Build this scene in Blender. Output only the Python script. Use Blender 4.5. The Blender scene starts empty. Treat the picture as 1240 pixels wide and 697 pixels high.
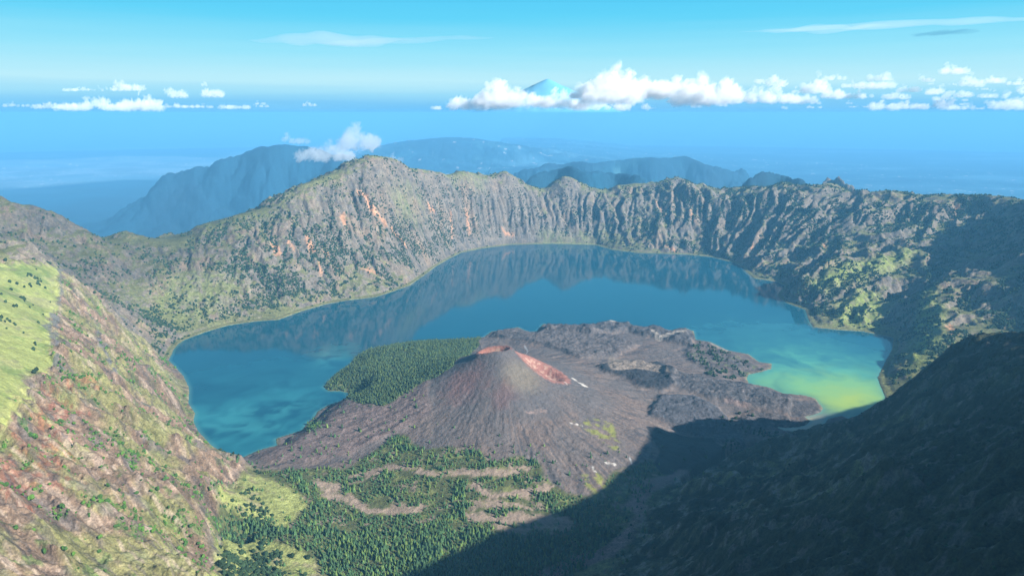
import bpy, math, random
import numpy as np
rng = np.random.default_rng(7)
random.seed(7)

# ------------------------------------------------------------------ camera model
F = 827.0                      # focal length in photo pixels (1240 wide)
PITCH = math.radians(14.35)
CP, SP = math.cos(PITCH), math.sin(PITCH)
LAKE = -1716.0                 # lake level below the camera, metres
SEA = -3716.0

def ray(px, py):
    u = np.asarray(px, float) - 620.0; v = 348.5 - np.asarray(py, float)
    fw = F * CP + v * SP; up = -F * SP + v * CP
    return u / fw, up / fw      # x per y, z per y

def at_y(px, py, Y):
    a, b = ray(px, py); return a * Y, Y, b * Y

def at_z(px, py, z):
    a, b = ray(px, py); Y = z / b; return a * Y, Y, z + 0 * Y

# ------------------------------------------------------------------ noise
_perm = rng.permutation(4096).astype(np.int64)
_ang = rng.random(4096) * 2 * np.pi
_gx, _gy = np.cos(_ang).astype(np.float32), np.sin(_ang).astype(np.float32)

def perlin(x, y):
    xi = np.floor(x).astype(np.int64); yi = np.floor(y).astype(np.int64)
    xf = (x - xi).astype(np.float32); yf = (y - yi).astype(np.float32)
    def g(ix, iy, fx, fy):
        h = _perm[(_perm[ix & 4095] + iy) & 4095]
        return _gx[h] * fx + _gy[h] * fy
    u = xf * xf * xf * (xf * (xf * 6 - 15) + 10); v = yf * yf * yf * (yf * (yf * 6 - 15) + 10)
    a = g(xi, yi, xf, yf); b = g(xi + 1, yi, xf - 1, yf)
    c = g(xi, yi + 1, xf, yf - 1); d = g(xi + 1, yi + 1, xf - 1, yf - 1)
    return (a + u * (b - a)) * (1 - v) + (c + u * (d - c)) * v

def fbm(x, y, s, o=4, seed=0, gain=.5):
    r = 0.; a = 1.; t = 0.
    for i in range(o):
        r = r + a * perlin(x / s + 17.3 * (i + 1) + seed * 91.7, y / s + 5.1 * (i + 1) + seed * 37.9)
        t += a; a *= gain; s /= 2.03
    return r * 1.5 / t ** .5

def ridged(x, y, s, o=4, seed=0, gain=.5):
    r = 0.; a = 1.; t = 0.
    for i in range(o):
        n = 1 - np.abs(perlin(x / s + 7.3 * (i + 1) + seed * 51.7, y / s + 9.1 * (i + 1) + seed * 77.9)) * 2.2
        r = r + a * n * n; t += a; a *= gain; s /= 2.05
    return r / t

def ss(a, b, x):
    t = np.clip((x - a) / (b - a), 0, 1); return t * t * (3 - 2 * t)

# ------------------------------------------------------------------ plan polygons
def resample(pts, step):
    pts = np.asarray(pts, float); out = []
    for a, b in zip(pts[:-1], pts[1:]):
        n = max(1, int(np.hypot(*(b - a)[:2]) / step))
        for k in range(n): out.append(a + (b - a) * k / n)
    out.append(pts[-1]); return np.array(out)

def poly_sd(poly, x, y):
    """signed distance to a closed polygon, negative inside"""
    poly = np.asarray(poly, float)
    d2 = np.full(x.shape, 1e18); ins = np.zeros(x.shape, bool)
    for (x0, y0), (x1, y1) in zip(poly, np.roll(poly, -1, 0)):
        ex, ey = x1 - x0, y1 - y0; L = ex * ex + ey * ey + 1e-9
        t = np.clip(((x - x0) * ex + (y - y0) * ey) / L, 0, 1)
        d2 = np.minimum(d2, (x - x0 - t * ex) ** 2 + (y - y0 - t * ey) ** 2)
        c = (y0 > y) != (y1 > y)
        ins ^= c & (x < ex * (y - y0) / (ey if abs(ey) > 1e-9 else 1e-9) + x0)
    return np.where(ins, -1, 1) * np.sqrt(d2)

# shorelines, measured on the photograph and laid on the lake level
OUTER = [(204,436),(208,428),(210,423),(216,416),(224,411),(248,402),(275,394),(310,388.7),(337,387),(365,376.6),(395,368),(420,363.5),(455,359.5),
 (475,353),(496,345.6),(513,333.6),(527,323),(541,314.7),(558,306),(582,301),(616,296.5),(665,295),(720,296.4),(740,302),(771,306),(800,307),(830,308),(861,311),
 (889,318),(900,324),(904,330),(913,337),(940,341),(950,346),(941,357),(951,366),(975,375),(980,388.7),(985,396),(1013,399),(1044,401),(1068,406),
 (1082,409),(1080,423),(1071,440),(1063,457),(1066,466),(1072,480),(1066,497)]
INNER = [(1030,508),(1020,503),(1002,507),(999,512),(984,520),(962,522.5),(948,520.5),(938,516),(953,518),(968,516.5),(977,514),(981,509),(975,504.5),(985,502),(994,499),(997,494),
 (987,482),(974,478.5),(948,476),(932,469),(906.6,464),(904,458),(906.6,453),(922,450),(934,446),(934,440),(919.5,438.4),(906.6,429),(881,424),(860,414),
 (842,411),(840,401),(829,397),(811,402),(796,398),(775,398),(762,392),(740,393),(720,392),(706,396),(685,395),(668,393),(658,392),(650,401),(640,402),(627,396),(610,400),(596,401),(586,408),
 (565,410),(548,411),(520,412),(496,414),(470,418),(448,422),(432,431),(424,441),(408,452),(399,460),(392,468),(398,473),(412,473),(421,475),(423,483),(412,486),(396,491.4),
 (385,498),(380,506),(372,512),(366,521),(350,526),(334,531),(336,539),(320,543),(310,546.5),(298,552),(287,557)]
LEFTS = [(270,551),(254,537),(240,522),(234,510),(236,500),(228,488),(229,470),(222,455),(212,444)]
LAKE_PX = OUTER + INNER + LEFTS
lx, ly, _ = at_z([p[0] for p in LAKE_PX], [p[1] for p in LAKE_PX], LAKE)
LAKE_POLY = np.stack([lx, ly], 1)

# ------------------------------------------------------------------ control heights
ctrl = []
def cp(x, y, z): ctrl.append((float(x), float(y), float(z)))
def cpx(lst):
    for px, py, Y in lst: cp(*at_y(px, py, Y))
def cpz(lst, z):
    for px, py in lst: cp(*at_z(px, py, z))
def line_y(lst, step=130):
    pts = [at_y(*p) for p in lst]
    for p in resample(pts, step): cp(*p)
    return pts

RIM_PX = [(0,236),(17,246),(43,249),(62,256),(86,268),(114,285),(131,290.5),(138,287),(151,279),(165,285),(189,289),(206,291.6),(220,290),(227,282),(241,273),(262,268),
 (286,260.6),(323,254.4),(344,240.6),(372,223.5),(410,211.7),(431,203),(455,191),(468,192.8),(484,196),(499,206.5),(527,210),(548,215),(565,209),(586,215),(603,215),
 (613,208),(623,215),(640,225.5),(661,231),(670,224),(685,213.4),(699,220),(713,227),(737,231),(744,225.5),(771,222),(792,222),(813,216),(828,217),(840,223.8),
 (854,225.5),(875,229),(906,225.5),(933,227),(941,222),(957,222),(975,227),(1006,222),(1023,230.6),(1044,234),(1071,230.6),(1088,234),(1130,237.5),(1180,241),(1240,245)]
RIM_Y = np.array([(-100,5600),(0,5800),(60,5900),(130,6200),(206,6700),(262,6800),(323,7000),(372,7300),(455,7900),(500,8600),(560,9300),(620,9700),(690,9900),(813,9900),(900,9500),(1000,8900),(1100,8000),(1240,7000)])
rim = [(-6500, 3800, -500), (-5600, 5000, -620)]
rim += [at_y(px, py, np.interp(px, RIM_Y[:, 0], RIM_Y[:, 1])) for px, py in RIM_PX]
rim += [(5800, 6400, -420), (5900, 5900, -180), (5750, 5100, -40), (5650, 4300, -60), (5500, 3300, 30), (4700, 2900, -200)]
rimw = resample(rim, 110)
for p in rimw: cp(*p)
RIMPOLY = np.array(rim)
# outer flanks falling away from the caldera
for p in resample(rim, 600):
    d = np.array([p[0] - 200, p[1] - 5200]); d /= np.hypot(*d)
    for dist, dz in ((500, 150), (1300, 400), (3000, 900), (5500, 1550)):
        cp(p[0] + d[0] * dist, p[1] + d[1] * dist, p[2] - dz)
# shore and lake bed
sh = resample(np.vstack([LAKE_POLY, LAKE_POLY[:1]]), 130)
for p in sh: cp(p[0], p[1], LAKE + 1)
gx, gy = np.meshgrid(np.arange(-3500, 5000, 330.), np.arange(2800, 9500, 330.))
sdg = poly_sd(LAKE_POLY, gx, gy)
for x, y, s in zip(gx.ravel(), gy.ravel(), sdg.ravel()):
    if s < -140: cp(x, y, LAKE - 60)
# the near left slope: a plane of about 40 degrees above its foot
def left_plane(lst, s=.8):
    for px, py in lst:
        a, b = ray(px, py)
        # z = LAKE + s*(-.85(aY+1200) - .5(Y-3000))
        Y = (LAKE + s * (-1020 + 1500)) / (b + s * (.85 * a + .5))
        cp(*at_y(px, py, Y))
left_plane([(0,697),(60,697),(130,697),(200,697),(245,697),(0,640),(80,620),(160,620),(220,640),(252,640),(0,580),(100,560),(180,560),(225,580),(252,600),(60,500),(130,500),(180,510),
            (215,530),(110,440),(150,440),(190,455),(0,520),(-90,697),(-90,600),(-90,500),(-90,400)])
left_plane([(0,400),(30,360),(0,340),(65,350),(62,400),(60,450),(30,450),(0,470)], .8)
line_y([(-60,318,4300),(0,308,4400),(40,297,4450),(69,323,4500),(90,341,4500),(114,358,4500),(135,378,4540),(155,399,4600),(185,421,4700)])
cpx([(150,345,5500),(110,330,5450),(180,380,5300),(90,310,5600),(60,295,5600),(20,280,5500),(200,400,5050)])
# valley floor and the grassy mounds at the foot of the left slope
cpz([(285,697),(330,697),(400,697),(480,697),(560,697),(640,697),(700,697),(280,655),(330,650),(420,650),(520,650),(620,650),(700,645),(760,610),(420,610),(520,610),(780,580),(400,575),(330,562),(800,570),(840,560),(900,540)], -1692)
cpz([(520,590),(600,600),(680,600),(720,580)], -1672)
cpz([(318,588),(345,592),(300,570)], -1660)
cpz([(290,600),(300,625)], -1640)
cpz([(330,668),(360,680)], -1668)
# peninsula body
cpz([(480,440),(540,430),(440,455),(450,480),(600,420),(660,410),(700,420),(760,410),(800,420),(840,430),(870,450),(820,480),(900,490),(950,490),(880,440),(420,505),(380,535),(350,545),(450,530)], -1690)
# right mountain: crest seen as skyline, and its dark near face
line_y([(1240,405,2900),(1205,406,2930),(1175,408,2950),(1150,422,3000),(1130,440,3050),(1105,460,3130),(1080,480,3200),(1055,496,3280),(1030,510,3360),(995,516,3420),(960,524,3460),(920,538,3400),(880,556,3200),(845,576,3000),(825,592,2850)])
cpx([(1240,697,900),(1240,620,1150),(1240,550,1500),(1240,470,2100),(1100,697,1150),(1100,600,1600),(1100,530,2300),(950,697,1550),(950,620,2000),(950,560,2750),(850,697,1850),(850,640,2250),(800,697,2050),(800,640,2420),(1180,440,2500),(1180,550,1750),(1020,560,2350)])
CREST = [(2285,2900,-957),(2700,2500,-520),(3100,2300,-100),(3337,2120,160),(2950,1550,130),(2520,1077,130),(2200,760,90),(1700,350,-20),(900,0,-60),(0,-250,-90),(-900,-200,-160),(-1900,100,-220),(-3000,700,-260),(-4200,1600,-330),(-5400,2700,-420),(-6500,3800,-500)]
for p in resample(CREST, 160): cp(*p)
for p in ((3700,1800,-400),(5000,2000,-900),(3300,1000,-400),(2500,0,-500),(0,-1500,-700),(-3000,-1000,-800),(0,-5000,-2200),(6000,-3000,-2300),(-7000,-2000,-2200),(9500,2000,-2200),(-9500,1500,-2000),
          (3500,3500,-1300),(3900,4300,-1450),(2700,3300,-1350),(2900,3800,-1650),(3300,4100,-1640),
          (0,1200,-1250),(0,500,-760),(-500,1700,-1500),(400,1500,-1350),(-900,900,-800),(-1700,1000,-520),(900,400,-500),(1400,900,-420)): cp(*p)
# bluff and spurs on the right-hand wall
line_y([(1180,262,7300),(1150,280,7000),(1110,303,6700),(1085,305,6550),(1040,318,6350),(1000,328,6250),(980,338,6200)], 110)
line_y([(1085,305,6550),(1075,335,6100),(1050,365,5750),(1035,390,5420)], 110)
line_y([(1135,335,5700),(1128,365,5300),(1122,395,4880),(1112,425,4480),(1098,448,4250)], 110)
cpx([(1105,365,5750),(1108,395,5150),(1200,300,6300),(1200,390,4800),(1165,380,5100),(1165,330,5900)])

C = np.array(ctrl)
_, idx = np.unique(np.round(C[:, :2] / 25), axis=0, return_index=True)
C = C[idx]
K0 = 70.0
def kern(dx, dy): return np.sqrt(dx * dx + dy * dy + K0 * K0) / 1000
n = len(C)
A = np.zeros((n + 3, n + 3)); A[:n, :n] = -kern(C[:, 0][:, None] - C[:, 0], C[:, 1][:, None] - C[:, 1]) + np.eye(n) * .002
Q = np.stack([np.ones(n), C[:, 0] / 1000, C[:, 1] / 1000], 1); A[:n, n:] = Q; A[n:, :n] = Q.T
W = np.linalg.solve(A, np.concatenate([C[:, 2], np.zeros(3)]))
def tps(x, y):
    sh_ = x.shape; x = x.ravel(); y = y.ravel(); out = np.empty(x.size)
    Cx, Cy, w = C[:, 0].astype(np.float32), C[:, 1].astype(np.float32), W[:n].astype(np.float32)
    for i in range(0, x.size, 20000):
        xs = x[i:i + 20000].astype(np.float32); ys = y[i:i + 20000].astype(np.float32)
        out[i:i + 20000] = -kern(xs[:, None] - Cx, ys[:, None] - Cy) @ w + W[n] + W[n + 1] * xs / 1000 + W[n + 2] * ys / 1000
    return out.reshape(sh_)

class Grid:
    def __init__(s, x0, x1, y0, y1, d):
        s.x0, s.y0, s.d = x0, y0, d
        s.nx = int((x1 - x0) / d) + 1; s.ny = int((y1 - y0) / d) + 1
        s.X, s.Y = np.meshgrid(x0 + d * np.arange(s.nx), y0 + d * np.arange(s.ny))
    def sample(s, A, x, y):
        fx = np.clip((x - s.x0) / s.d, 0, s.nx - 1.001); fy = np.clip((y - s.y0) / s.d, 0, s.ny - 1.001)
        i = fx.astype(int); j = fy.astype(int); u = fx - i; v = fy - j
        return (A[j, i] * (1 - u) + A[j, i + 1] * u) * (1 - v) + (A[j + 1, i] * (1 - u) + A[j + 1, i + 1] * u) * v
    def inside(s, x, y, m=0):
        return (x > s.x0 + m) & (x < s.x0 + s.d * (s.nx - 1) - m) & (y > s.y0 + m) & (y < s.y0 + s.d * (s.ny - 1) - m)

GB = Grid(-16000, 16000, -8000, 18000, 160.)     # broad
ZB = tps(GB.X, GB.Y)
GC = Grid(-6200, 6400, 300, 11600, 42.)          # caldera, before refinement
ZC = tps(GC.X, GC.Y)
G = Grid(-6200, 6400, 300, 11600, 14.)
Z = G.X * 0 + GC.sample(ZC, G.X, G.Y)
SDL = GC.sample(poly_sd(LAKE_POLY, GC.X, GC.Y), G.X, G.Y)

# distance to the rim line (plan)
def pl_dist(pts, x, y):
    best = np.full(x.shape, 1e18); u = np.zeros(x.shape); acc = 0.
    for a, b in zip(pts[:-1], pts[1:]):
        e = b[:2] - a[:2]; L = np.hypot(*e)
        t = np.clip(((x - a[0]) * e[0] + (y - a[1]) * e[1]) / (L * L), 0, 1)
        d = (x - a[0] - t * e[0]) ** 2 + (y - a[1] - t * e[1]) ** 2
        m = d < best; best = np.where(m, d, best); u = np.where(m, acc + t * L, u); acc += L
    return np.sqrt(best), u
dr, ur = pl_dist(RIMPOLY, GC.X, GC.Y)
DR = GC.sample(dr, G.X, G.Y); UR = GC.sample(ur, G.X, G.Y)
drR, _ = pl_dist(np.array([at_y(1240,405,2900), at_y(1175,408,2950), at_y(1130,440,3050), at_y(1030,510,3360), at_y(960,524,3460)]), GC.X, GC.Y)
drR = GC.sample(drR, G.X, G.Y)

# relief noise on everything steep; flat floor kept calmer
gzy, gzx = np.gradient(Z, G.d)
slope = np.hypot(gzx, gzy)
hill = ss(.18, .5, slope) * ss(0, 160, SDL)
edge = ss(20, 300, DR) * .85 + .15
wx = fbm(G.X, G.Y, 900, 3, 1) * 160; wy = fbm(G.X, G.Y, 900, 3, 2) * 160
big = fbm(G.X + wx, G.Y + wy, 620, 4, 3) * 75 + (ridged(G.X + wx, G.Y + wy, 420, 4, 4) - .4) * 70
# buttresses running down the far wall
wall = ss(-300, 300, G.Y - 4300 - G.X * .0) * ss(0, 120, DR) * (1 - ss(0, 1, 0))
jw_ = fbm(G.X, G.Y, 240, 3, 24) * 75; ribs = .6 * (ridged(UR + wx * .9 + jw_, DR * .17 + wy * .15, 185, 4, 6) - .45) + .55 * (ridged(UR + wx * .6 + jw_, DR * .25, 390, 3, 5) - .45)
far_mask = ss(4700, 6200, G.Y)
Z = Z + hill * edge * ((1 - .35 * far_mask + .5 * ss(1500, 2800, G.X) * far_mask) * big) + hill * far_mask * ss(10, 240, DR) * ribs * (38 + 75 * ss(-.2, .35, fbm(UR, UR * 0, 1500, 2, 7) + .55 * ss(600, 1100, G.X) * ss(2600, 1500, G.X) + .1)) + hill * far_mask * (ridged(G.X, G.Y, 150, 3, 8) - .4) * 26
ld_ = -.85 * (G.X + 1200) - .5 * (G.Y - 3000)
leftm = ss(-60, 160, ld_) * ss(5000, 4500, G.Y) * ss(-500, -900, G.X)
Z = Z - hill * edge * big * leftm * .72
lw_ = ss(3400, 2000, G.Y); ca_ = (-.3 * G.X + .93 * G.Y) * (1 - lw_) + (.42 * G.X + .90 * G.Y) * lw_ + wx * .8; al_ = .9 * G.X + .35 * G.Y + wy * .5
Z = Z + leftm * hill * ((ridged(ca_, al_ * .17, 330, 3, 15) - .42) * 92 + (ridged(ca_, al_ * .16, 105, 4, 16) - .42) * 46 + (ridged(G.X + wx * .3, G.Y, 130, 4, 22) - .42) * 52 * ss(-.3, .3, fbm(G.X, G.Y, 500, 2, 23) + .1))
rc_ = .77 * G.X + .64 * G.Y + wx * .5; ra_ = .64 * G.X - .77 * G.Y
RGT_ = ss(300, 700, G.X) * ss(3600, 3200, G.Y) * ss(0, 250, drR)
Z = Z + RGT_ * hill * ((ridged(rc_, ra_ * .2, 380, 4, 17) - .42) * 130 + (ridged(rc_, ra_ * .25, 120, 4, 18) - .42) * 48)
Z = Z + hill * far_mask * ss(1200, 2400, G.X) * ss(20, 350, DR) * ((ridged(UR + wx * 1.2, DR * .22 + wy * .3, 520, 3, 19) - .42) * 150 + (ridged(UR + wx, DR * .2, 170, 3, 20) - .42) * 55)
FR_ = ss(1300, 2100, G.X) * ss(4500, 4900, G.Y) * ss(30, 200, SDL) * ss(0, 200, DR) * (1 - hill)
Z = Z + FR_ * ((ridged(G.X + wx, G.Y + wy, 340, 4, 25) - .4) * 110 + fbm(G.X, G.Y, 200, 3, 26) * 30)
rightm = (1 - ss(3300, 3900, G.Y + .3 * np.abs(G.X))) * ss(200, 900, G.X)
Z = Z - hill * edge * big * rightm * .55 * ss(0, 300, 300 - drR)
Z = Z + (1 - hill) * ss(0, 150, SDL) * fbm(G.X, G.Y, 240, 4, 9) * 7

# ------------------------------------------------------------------ the inner cone
cx0, cy0, _ = at_z(606, 430, -1360.)
def cone_add(X, Y):
    dx = (X - cx0) / 1.12; dy = Y - cy0
    th = np.arctan2(dy, dx)
    r = np.hypot(dx, dy) * (1 + .05 * np.sin(2 * th + .6) + .03 * np.sin(5 * th))
    h = 362 * np.exp(-(np.maximum(r - 60, 0) / 480) ** 1.12)
    rad = ridged(th * 9, r / 900, .55, 3, 21) - .45       # shallow rills running down the cone
    h = h + rad * (5 + 6 * ss(-.2, .4, fbm(X, Y, 420, 2, 27))) * ss(90, 420, r) * (1 - ss(800, 1300, r))
    return h
near_cone = (np.hypot(G.X - cx0, G.Y - cy0) < 2600) & (SDL > 0)
Z = np.where(near_cone, Z + cone_add(G.X, G.Y) * ss(0, 200, SDL), Z)

# ------------------------------------------------------------------ lava lobes (plan polygons on the floor)
def floor_poly(lst, z=-1690): 
    x, y, _ = at_z([p[0] for p in lst], [p[1] for p in lst], z); return np.stack([x, y], 1)
def gsd(poly, warp=14, seed=3, grid=G):
    x0, y0 = poly.min(0) - 400; x1, y1 = poly.max(0) + 400
    out = np.full(grid.X.shape, 400.)
    i0, i1 = int(max(0, (x0 - grid.x0) / grid.d)), int(min(grid.nx, (x1 - grid.x0) / grid.d + 1))
    j0, j1 = int(max(0, (y0 - grid.y0) / grid.d)), int(min(grid.ny, (y1 - grid.y0) / grid.d + 1))
    xx, yy = grid.X[j0:j1, i0:i1], grid.Y[j0:j1, i0:i1]
    out[j0:j1, i0:i1] = poly_sd(poly, xx + fbm(xx, yy, 140, 3, seed) * warp, yy + fbm(xx, yy, 140, 3, seed + 1) * warp)
    return out
LOBES = dict(
 dark = ([(722,458),(745,448),(775,446),(800,448),(822,455),(812,462),(815,476),(800,484),(775,480),(755,470),(735,466)], 26),
 tongue = ([(788,502),(800,488),(840,486),(868,494),(890,512),(912,538),(880,537),(840,527),(800,516),(786,514)], 30),
 long = ([(800,455),(850,462),(900,466),(950,478),(985,484),(996,494),(975,502),(945,500),(915,498),(880,490),(850,484),(815,476)], 26),
 far = ([(655,393),(700,396),(730,392),(762,389),(790,392),(812,400),(830,392),(842,404),(836,420),(800,412),(760,402),(720,408),(690,404),(660,402)], 42),
 mid = ([(590,402),(628,394),(648,401),(700,402),(740,408),(772,420),(745,440),(700,445),(660,425),(610,412)], 22),
 east = ([(850,415),(880,426),(915,440),(930,444),(900,452),(860,452),(835,440),(830,425)], 14),
 outflow = ([(905,500),(945,502),(975,505),(980,511),(960,515),(935,514),(900,525),(885,512)], 10),
 left = ([(298,550),(335,541),(340,532),(366,523),(376,510),(390,500),(420,489),(470,488),(520,500),(520,530),(470,545),(420,560),(370,566),(320,562)], 12),
)
lobe_sd = {}
for k, (pl, hgt) in LOBES.items():
    s = gsd(floor_poly(pl), 22); lobe_sd[k] = s
    Z = Z + hgt * ss(28, -25, s) * ss(0, 25, SDL) * (1 + .35 * fbm(G.X, G.Y, 90, 3, 12))
rough = np.maximum.reduce([ss(20, -20, lobe_sd[k]) for k in ('dark', 'long', 'far', 'mid', 'tongue', 'east', 'outflow')])
Z = Z + rough * (ridged(G.X, G.Y * 1.2, 70, 3, 13) - .4) * 11 + rough * (ridged(G.X, G.Y, 260, 2, 14) - .5) * 14

# craters on the cone
def pit(px, py, z, rx, ry, rot, depth, lip):
    global Z
    x0, y0, _ = at_z(px, py, z); c, s = math.cos(rot), math.sin(rot)
    dx = G.X - x0; dy = G.Y - y0; a = (dx * c + dy * s) / rx; b = (-dx * s + dy * c) / ry
    r = np.hypot(a, b)
    Z = Z - depth * (1 - ss(.35, 1.0, r)) + lip * np.exp(-((r - 1.08) / .22) ** 2)
    return r
pit1 = pit(598, 427, -1350, 95, 62, 0.0, 62, 12)
pit2 = pit(655, 442, -1430, 185, 128, math.radians(-44), 58, 0)

# ------------------------------------------------------------------ droplet erosion (gullies)
def erode(Z, n, steps, seed, capf=5., er=.30, dep=.25):
    r = np.random.default_rng(seed)
    ny, nx = Z.shape; h = Z / G.d
    w = (hill > .3); ys, xs = np.nonzero(w); pick = r.integers(0, len(ys), n)
    px = xs[pick] + r.random(n); py = ys[pick] + r.random(n)
    px = np.clip(px, 1, nx - 3); py = np.clip(py, 1, ny - 3)
    dx = np.zeros(n); dy = np.zeros(n); sp = np.ones(n); wt = np.ones(n); sed = np.zeros(n); alive = np.ones(n, bool)
    hf = h.ravel().copy()
    for _ in range(steps):
        ix = px.astype(int); iy = py.astype(int); u = px - ix; v = py - iy; k = iy * nx + ix
        a, b, c, d = hf[k], hf[k + 1], hf[k + nx], hf[k + nx + 1]
        gx = (b - a) * (1 - v) + (d - c) * v; gy = (c - a) * (1 - u) + (d - b) * u
        H = (a * (1 - u) + b * u) * (1 - v) + (c * (1 - u) + d * u) * v
        dx = dx * .25 - gx * .75; dy = dy * .25 - gy * .75
        L = np.hypot(dx, dy) + 1e-9; dx /= L; dy /= L
        nxp = px + dx; nyp = py + dy
        ok = alive & (nxp > 1) & (nxp < nx - 3) & (nyp > 1) & (nyp < ny - 3)
        nxp = np.where(ok, nxp, px); nyp = np.where(ok, nyp, py)
        i2 = nxp.astype(int); j2 = nyp.astype(int); u2 = nxp - i2; v2 = nyp - j2; k2 = j2 * nx + i2
        H2 = (hf[k2] * (1 - u2) + hf[k2 + 1] * u2) * (1 - v2) + (hf[k2 + nx] * (1 - u2) + hf[k2 + nx + 1] * u2) * v2
        dh = H2 - H
        cap = np.maximum(-dh, .01) * sp * wt * capf
        amt = np.where(dh > 0, np.minimum(dh, sed), np.where(sed > cap, (sed - cap) * dep, -np.minimum((cap - sed) * er, -dh * .5)))
        amt = np.where(ok, amt, 0.) * .06
        for kk, ww in ((k, (1 - u) * (1 - v)), (k + 1, u * (1 - v)), (k + nx, (1 - u) * v), (k + nx + 1, u * v)):
            hf += np.bincount(kk, amt * ww, minlength=hf.size)
        sed -= amt / .06
        sp = np.sqrt(np.maximum(sp * sp - dh * 2, .05)).clip(0, 4); wt *= .985
        alive = ok; px, py = nxp, nyp
    return hf.reshape(Z.shape) * G.d
Z0 = Z.copy()
import os, time
t0 = time.time()
for s in range(7): Z = erode(Z, 60000, 60, 100 + s)
dz = np.clip(Z - Z0, -60, 25) * ss(0, 90, SDL)
rimkeep = ss(0, 90, DR)
Z = Z0 + dz * (.25 + .75 * rimkeep)
print('erosion', time.time() - t0, float(dz.min()), float(dz.max()))
EROD = dz

def shore_fix(z, sd, x, y):
    up = np.where(sd < 220, LAKE + np.where(sd > 0, np.minimum(sd * .35, 6) + 0.6, 0), -1e9)
    z = np.where(sd > 0, np.maximum(z * ss(0, 70, sd) + (LAKE + 3) * (1 - ss(0, 70, sd)), up), z)
    return np.where(sd <= 0, np.minimum(z, LAKE - .6 + np.maximum(sd, -100) * .5), z)
Z = shore_fix(Z, SDL, G.X, G.Y)

# ------------------------------------------------------------------ land beyond the caldera
RANGES = [  # skyline px,py ; distance ; foot width ; crag
 ([(200,217),(235,209),(268,200),(296,192),(309,183),(316,178.5),(327,182),(340,177),(351,175.5),(365,181),(385,183),(410,190),(450,200),(490,206)], 21000, 2400, .62),
 ([(440,190),(470,178),(495,172),(520,167.5),(542,166),(565,168),(600,172),(640,179),(690,186)], 42000, 7000, .8),
 ([(600,176),(660,180),(720,186),(790,187)], 56000, 9000, .5),
 ([(625,216),(647,207),(664,198.5),(678,203),(692,199),(706,196),(720,199),(745,196),(771,193),(790,193.5),(806,192.5),(830,192),(846,198),(870,204),(905,211)], 24000, 1800, 1.0),
 ([(628,226),(641,220),(658,212),(672,208.5),(684,206),(692,205),(702,209.5),(712,209),(720,207.5),(737,213),(754,214),(775,218),(795,223)], 14200, 950, .8),
 ([(893,227),(905,219.5),(917,213.5),(925,211),(935,213.5),(950,217.5),(965,222),(980,228)], 12700, 520, .6),
 ([(985,228),(998,221),(1007,218.5),(1020,226),(1032,232)], 11100, 380, .6)]
LANDPX = [[(-120,238),(-60,196),(60,193),(150,189),(255,190),(330,178),(420,182),(470,172),(600,170),(720,176),(790,182),(850,186),(870,194),(900,193),(1000,197),(1130,203),(1240,207),(1400,212),(1400,262),(1000,300),(500,300),(330,262),(300,226),(200,218),(120,224),(0,232)]]
def far_height(X, Y, hills=True):
    wxx = fbm(X, Y, 9000, 4, 31) * 1900; wyy = fbm(X, Y, 9000, 4, 32) * 1900
    sd = np.full(X.shape, 1e9)
    for L in LANDPX:
        p = np.array([at_z(a, b, SEA)[:2] for a, b in L]); sd = np.minimum(sd, poly_sd(p, X + wxx, Y + wyy))
    inl = ss(300, -2500, sd)
    z = np.where(sd < 0, 4 + 90 * inl + inl * (fbm(X, Y, 3500, 5, 33) + .3) * 90, -30)
    rs = ridged(X, Y, 800, 4, 36)
    for k, (lst, D, wd_, cr_) in enumerate(RANGES if hills else []):
        P_ = resample(np.array([at_y(px, py, D * (1 + .02 * math.sin(px * .09 + k))) for px, py in lst]), wd_ * .06)
        a0, a1 = P_[:, 0].min() - wd_ * 7, P_[:, 0].max() + wd_ * 7
        sel = (X > a0) & (X < a1) & (Y > P_[:, 1].min() - wd_ * 7) & (Y < P_[:, 1].max() + wd_ * 7)
        if not sel.any(): continue
        xs = X[sel] + wxx[sel] * .05; ys = Y[sel] + wyy[sel] * .05; acc = np.zeros(xs.shape)
        for qx, qy, qz in P_:
            d = np.sqrt(((xs - qx) ** 2 + (ys - qy) ** 2) / wd_ ** 2 + .0025) - .05
            acc += ((qz - SEA) / 1000 * (.62 * np.exp(-d) + .38 * np.exp(-4 * d * d))) ** 14
        kj = np.sqrt((np.arange(-200, 201) * .0625) ** 2 + .0025) - .05; kn = ((.62 * np.exp(-kj) + .38 * np.exp(-4 * kj * kj)) ** 14).sum() ** (1 / 14.)
        base = 1000 * acc ** (1 / 14.) / kn; t_ = 1 - base / max(P_[:, 2] - SEA)
        rl = ridged(xs, ys, wd_ * .75, 4, 34 + k); m = base * (1 - cr_ * (.52 * (rl - .4) * ss(.03, .45, t_) + .10 * (rs[sel] - .3) * ss(.02, .3, t_)) - .04 * (rl - .3)) * 1.03
        z[sel] = np.maximum(z[sel], m)
    return SEA + z, sd

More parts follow.
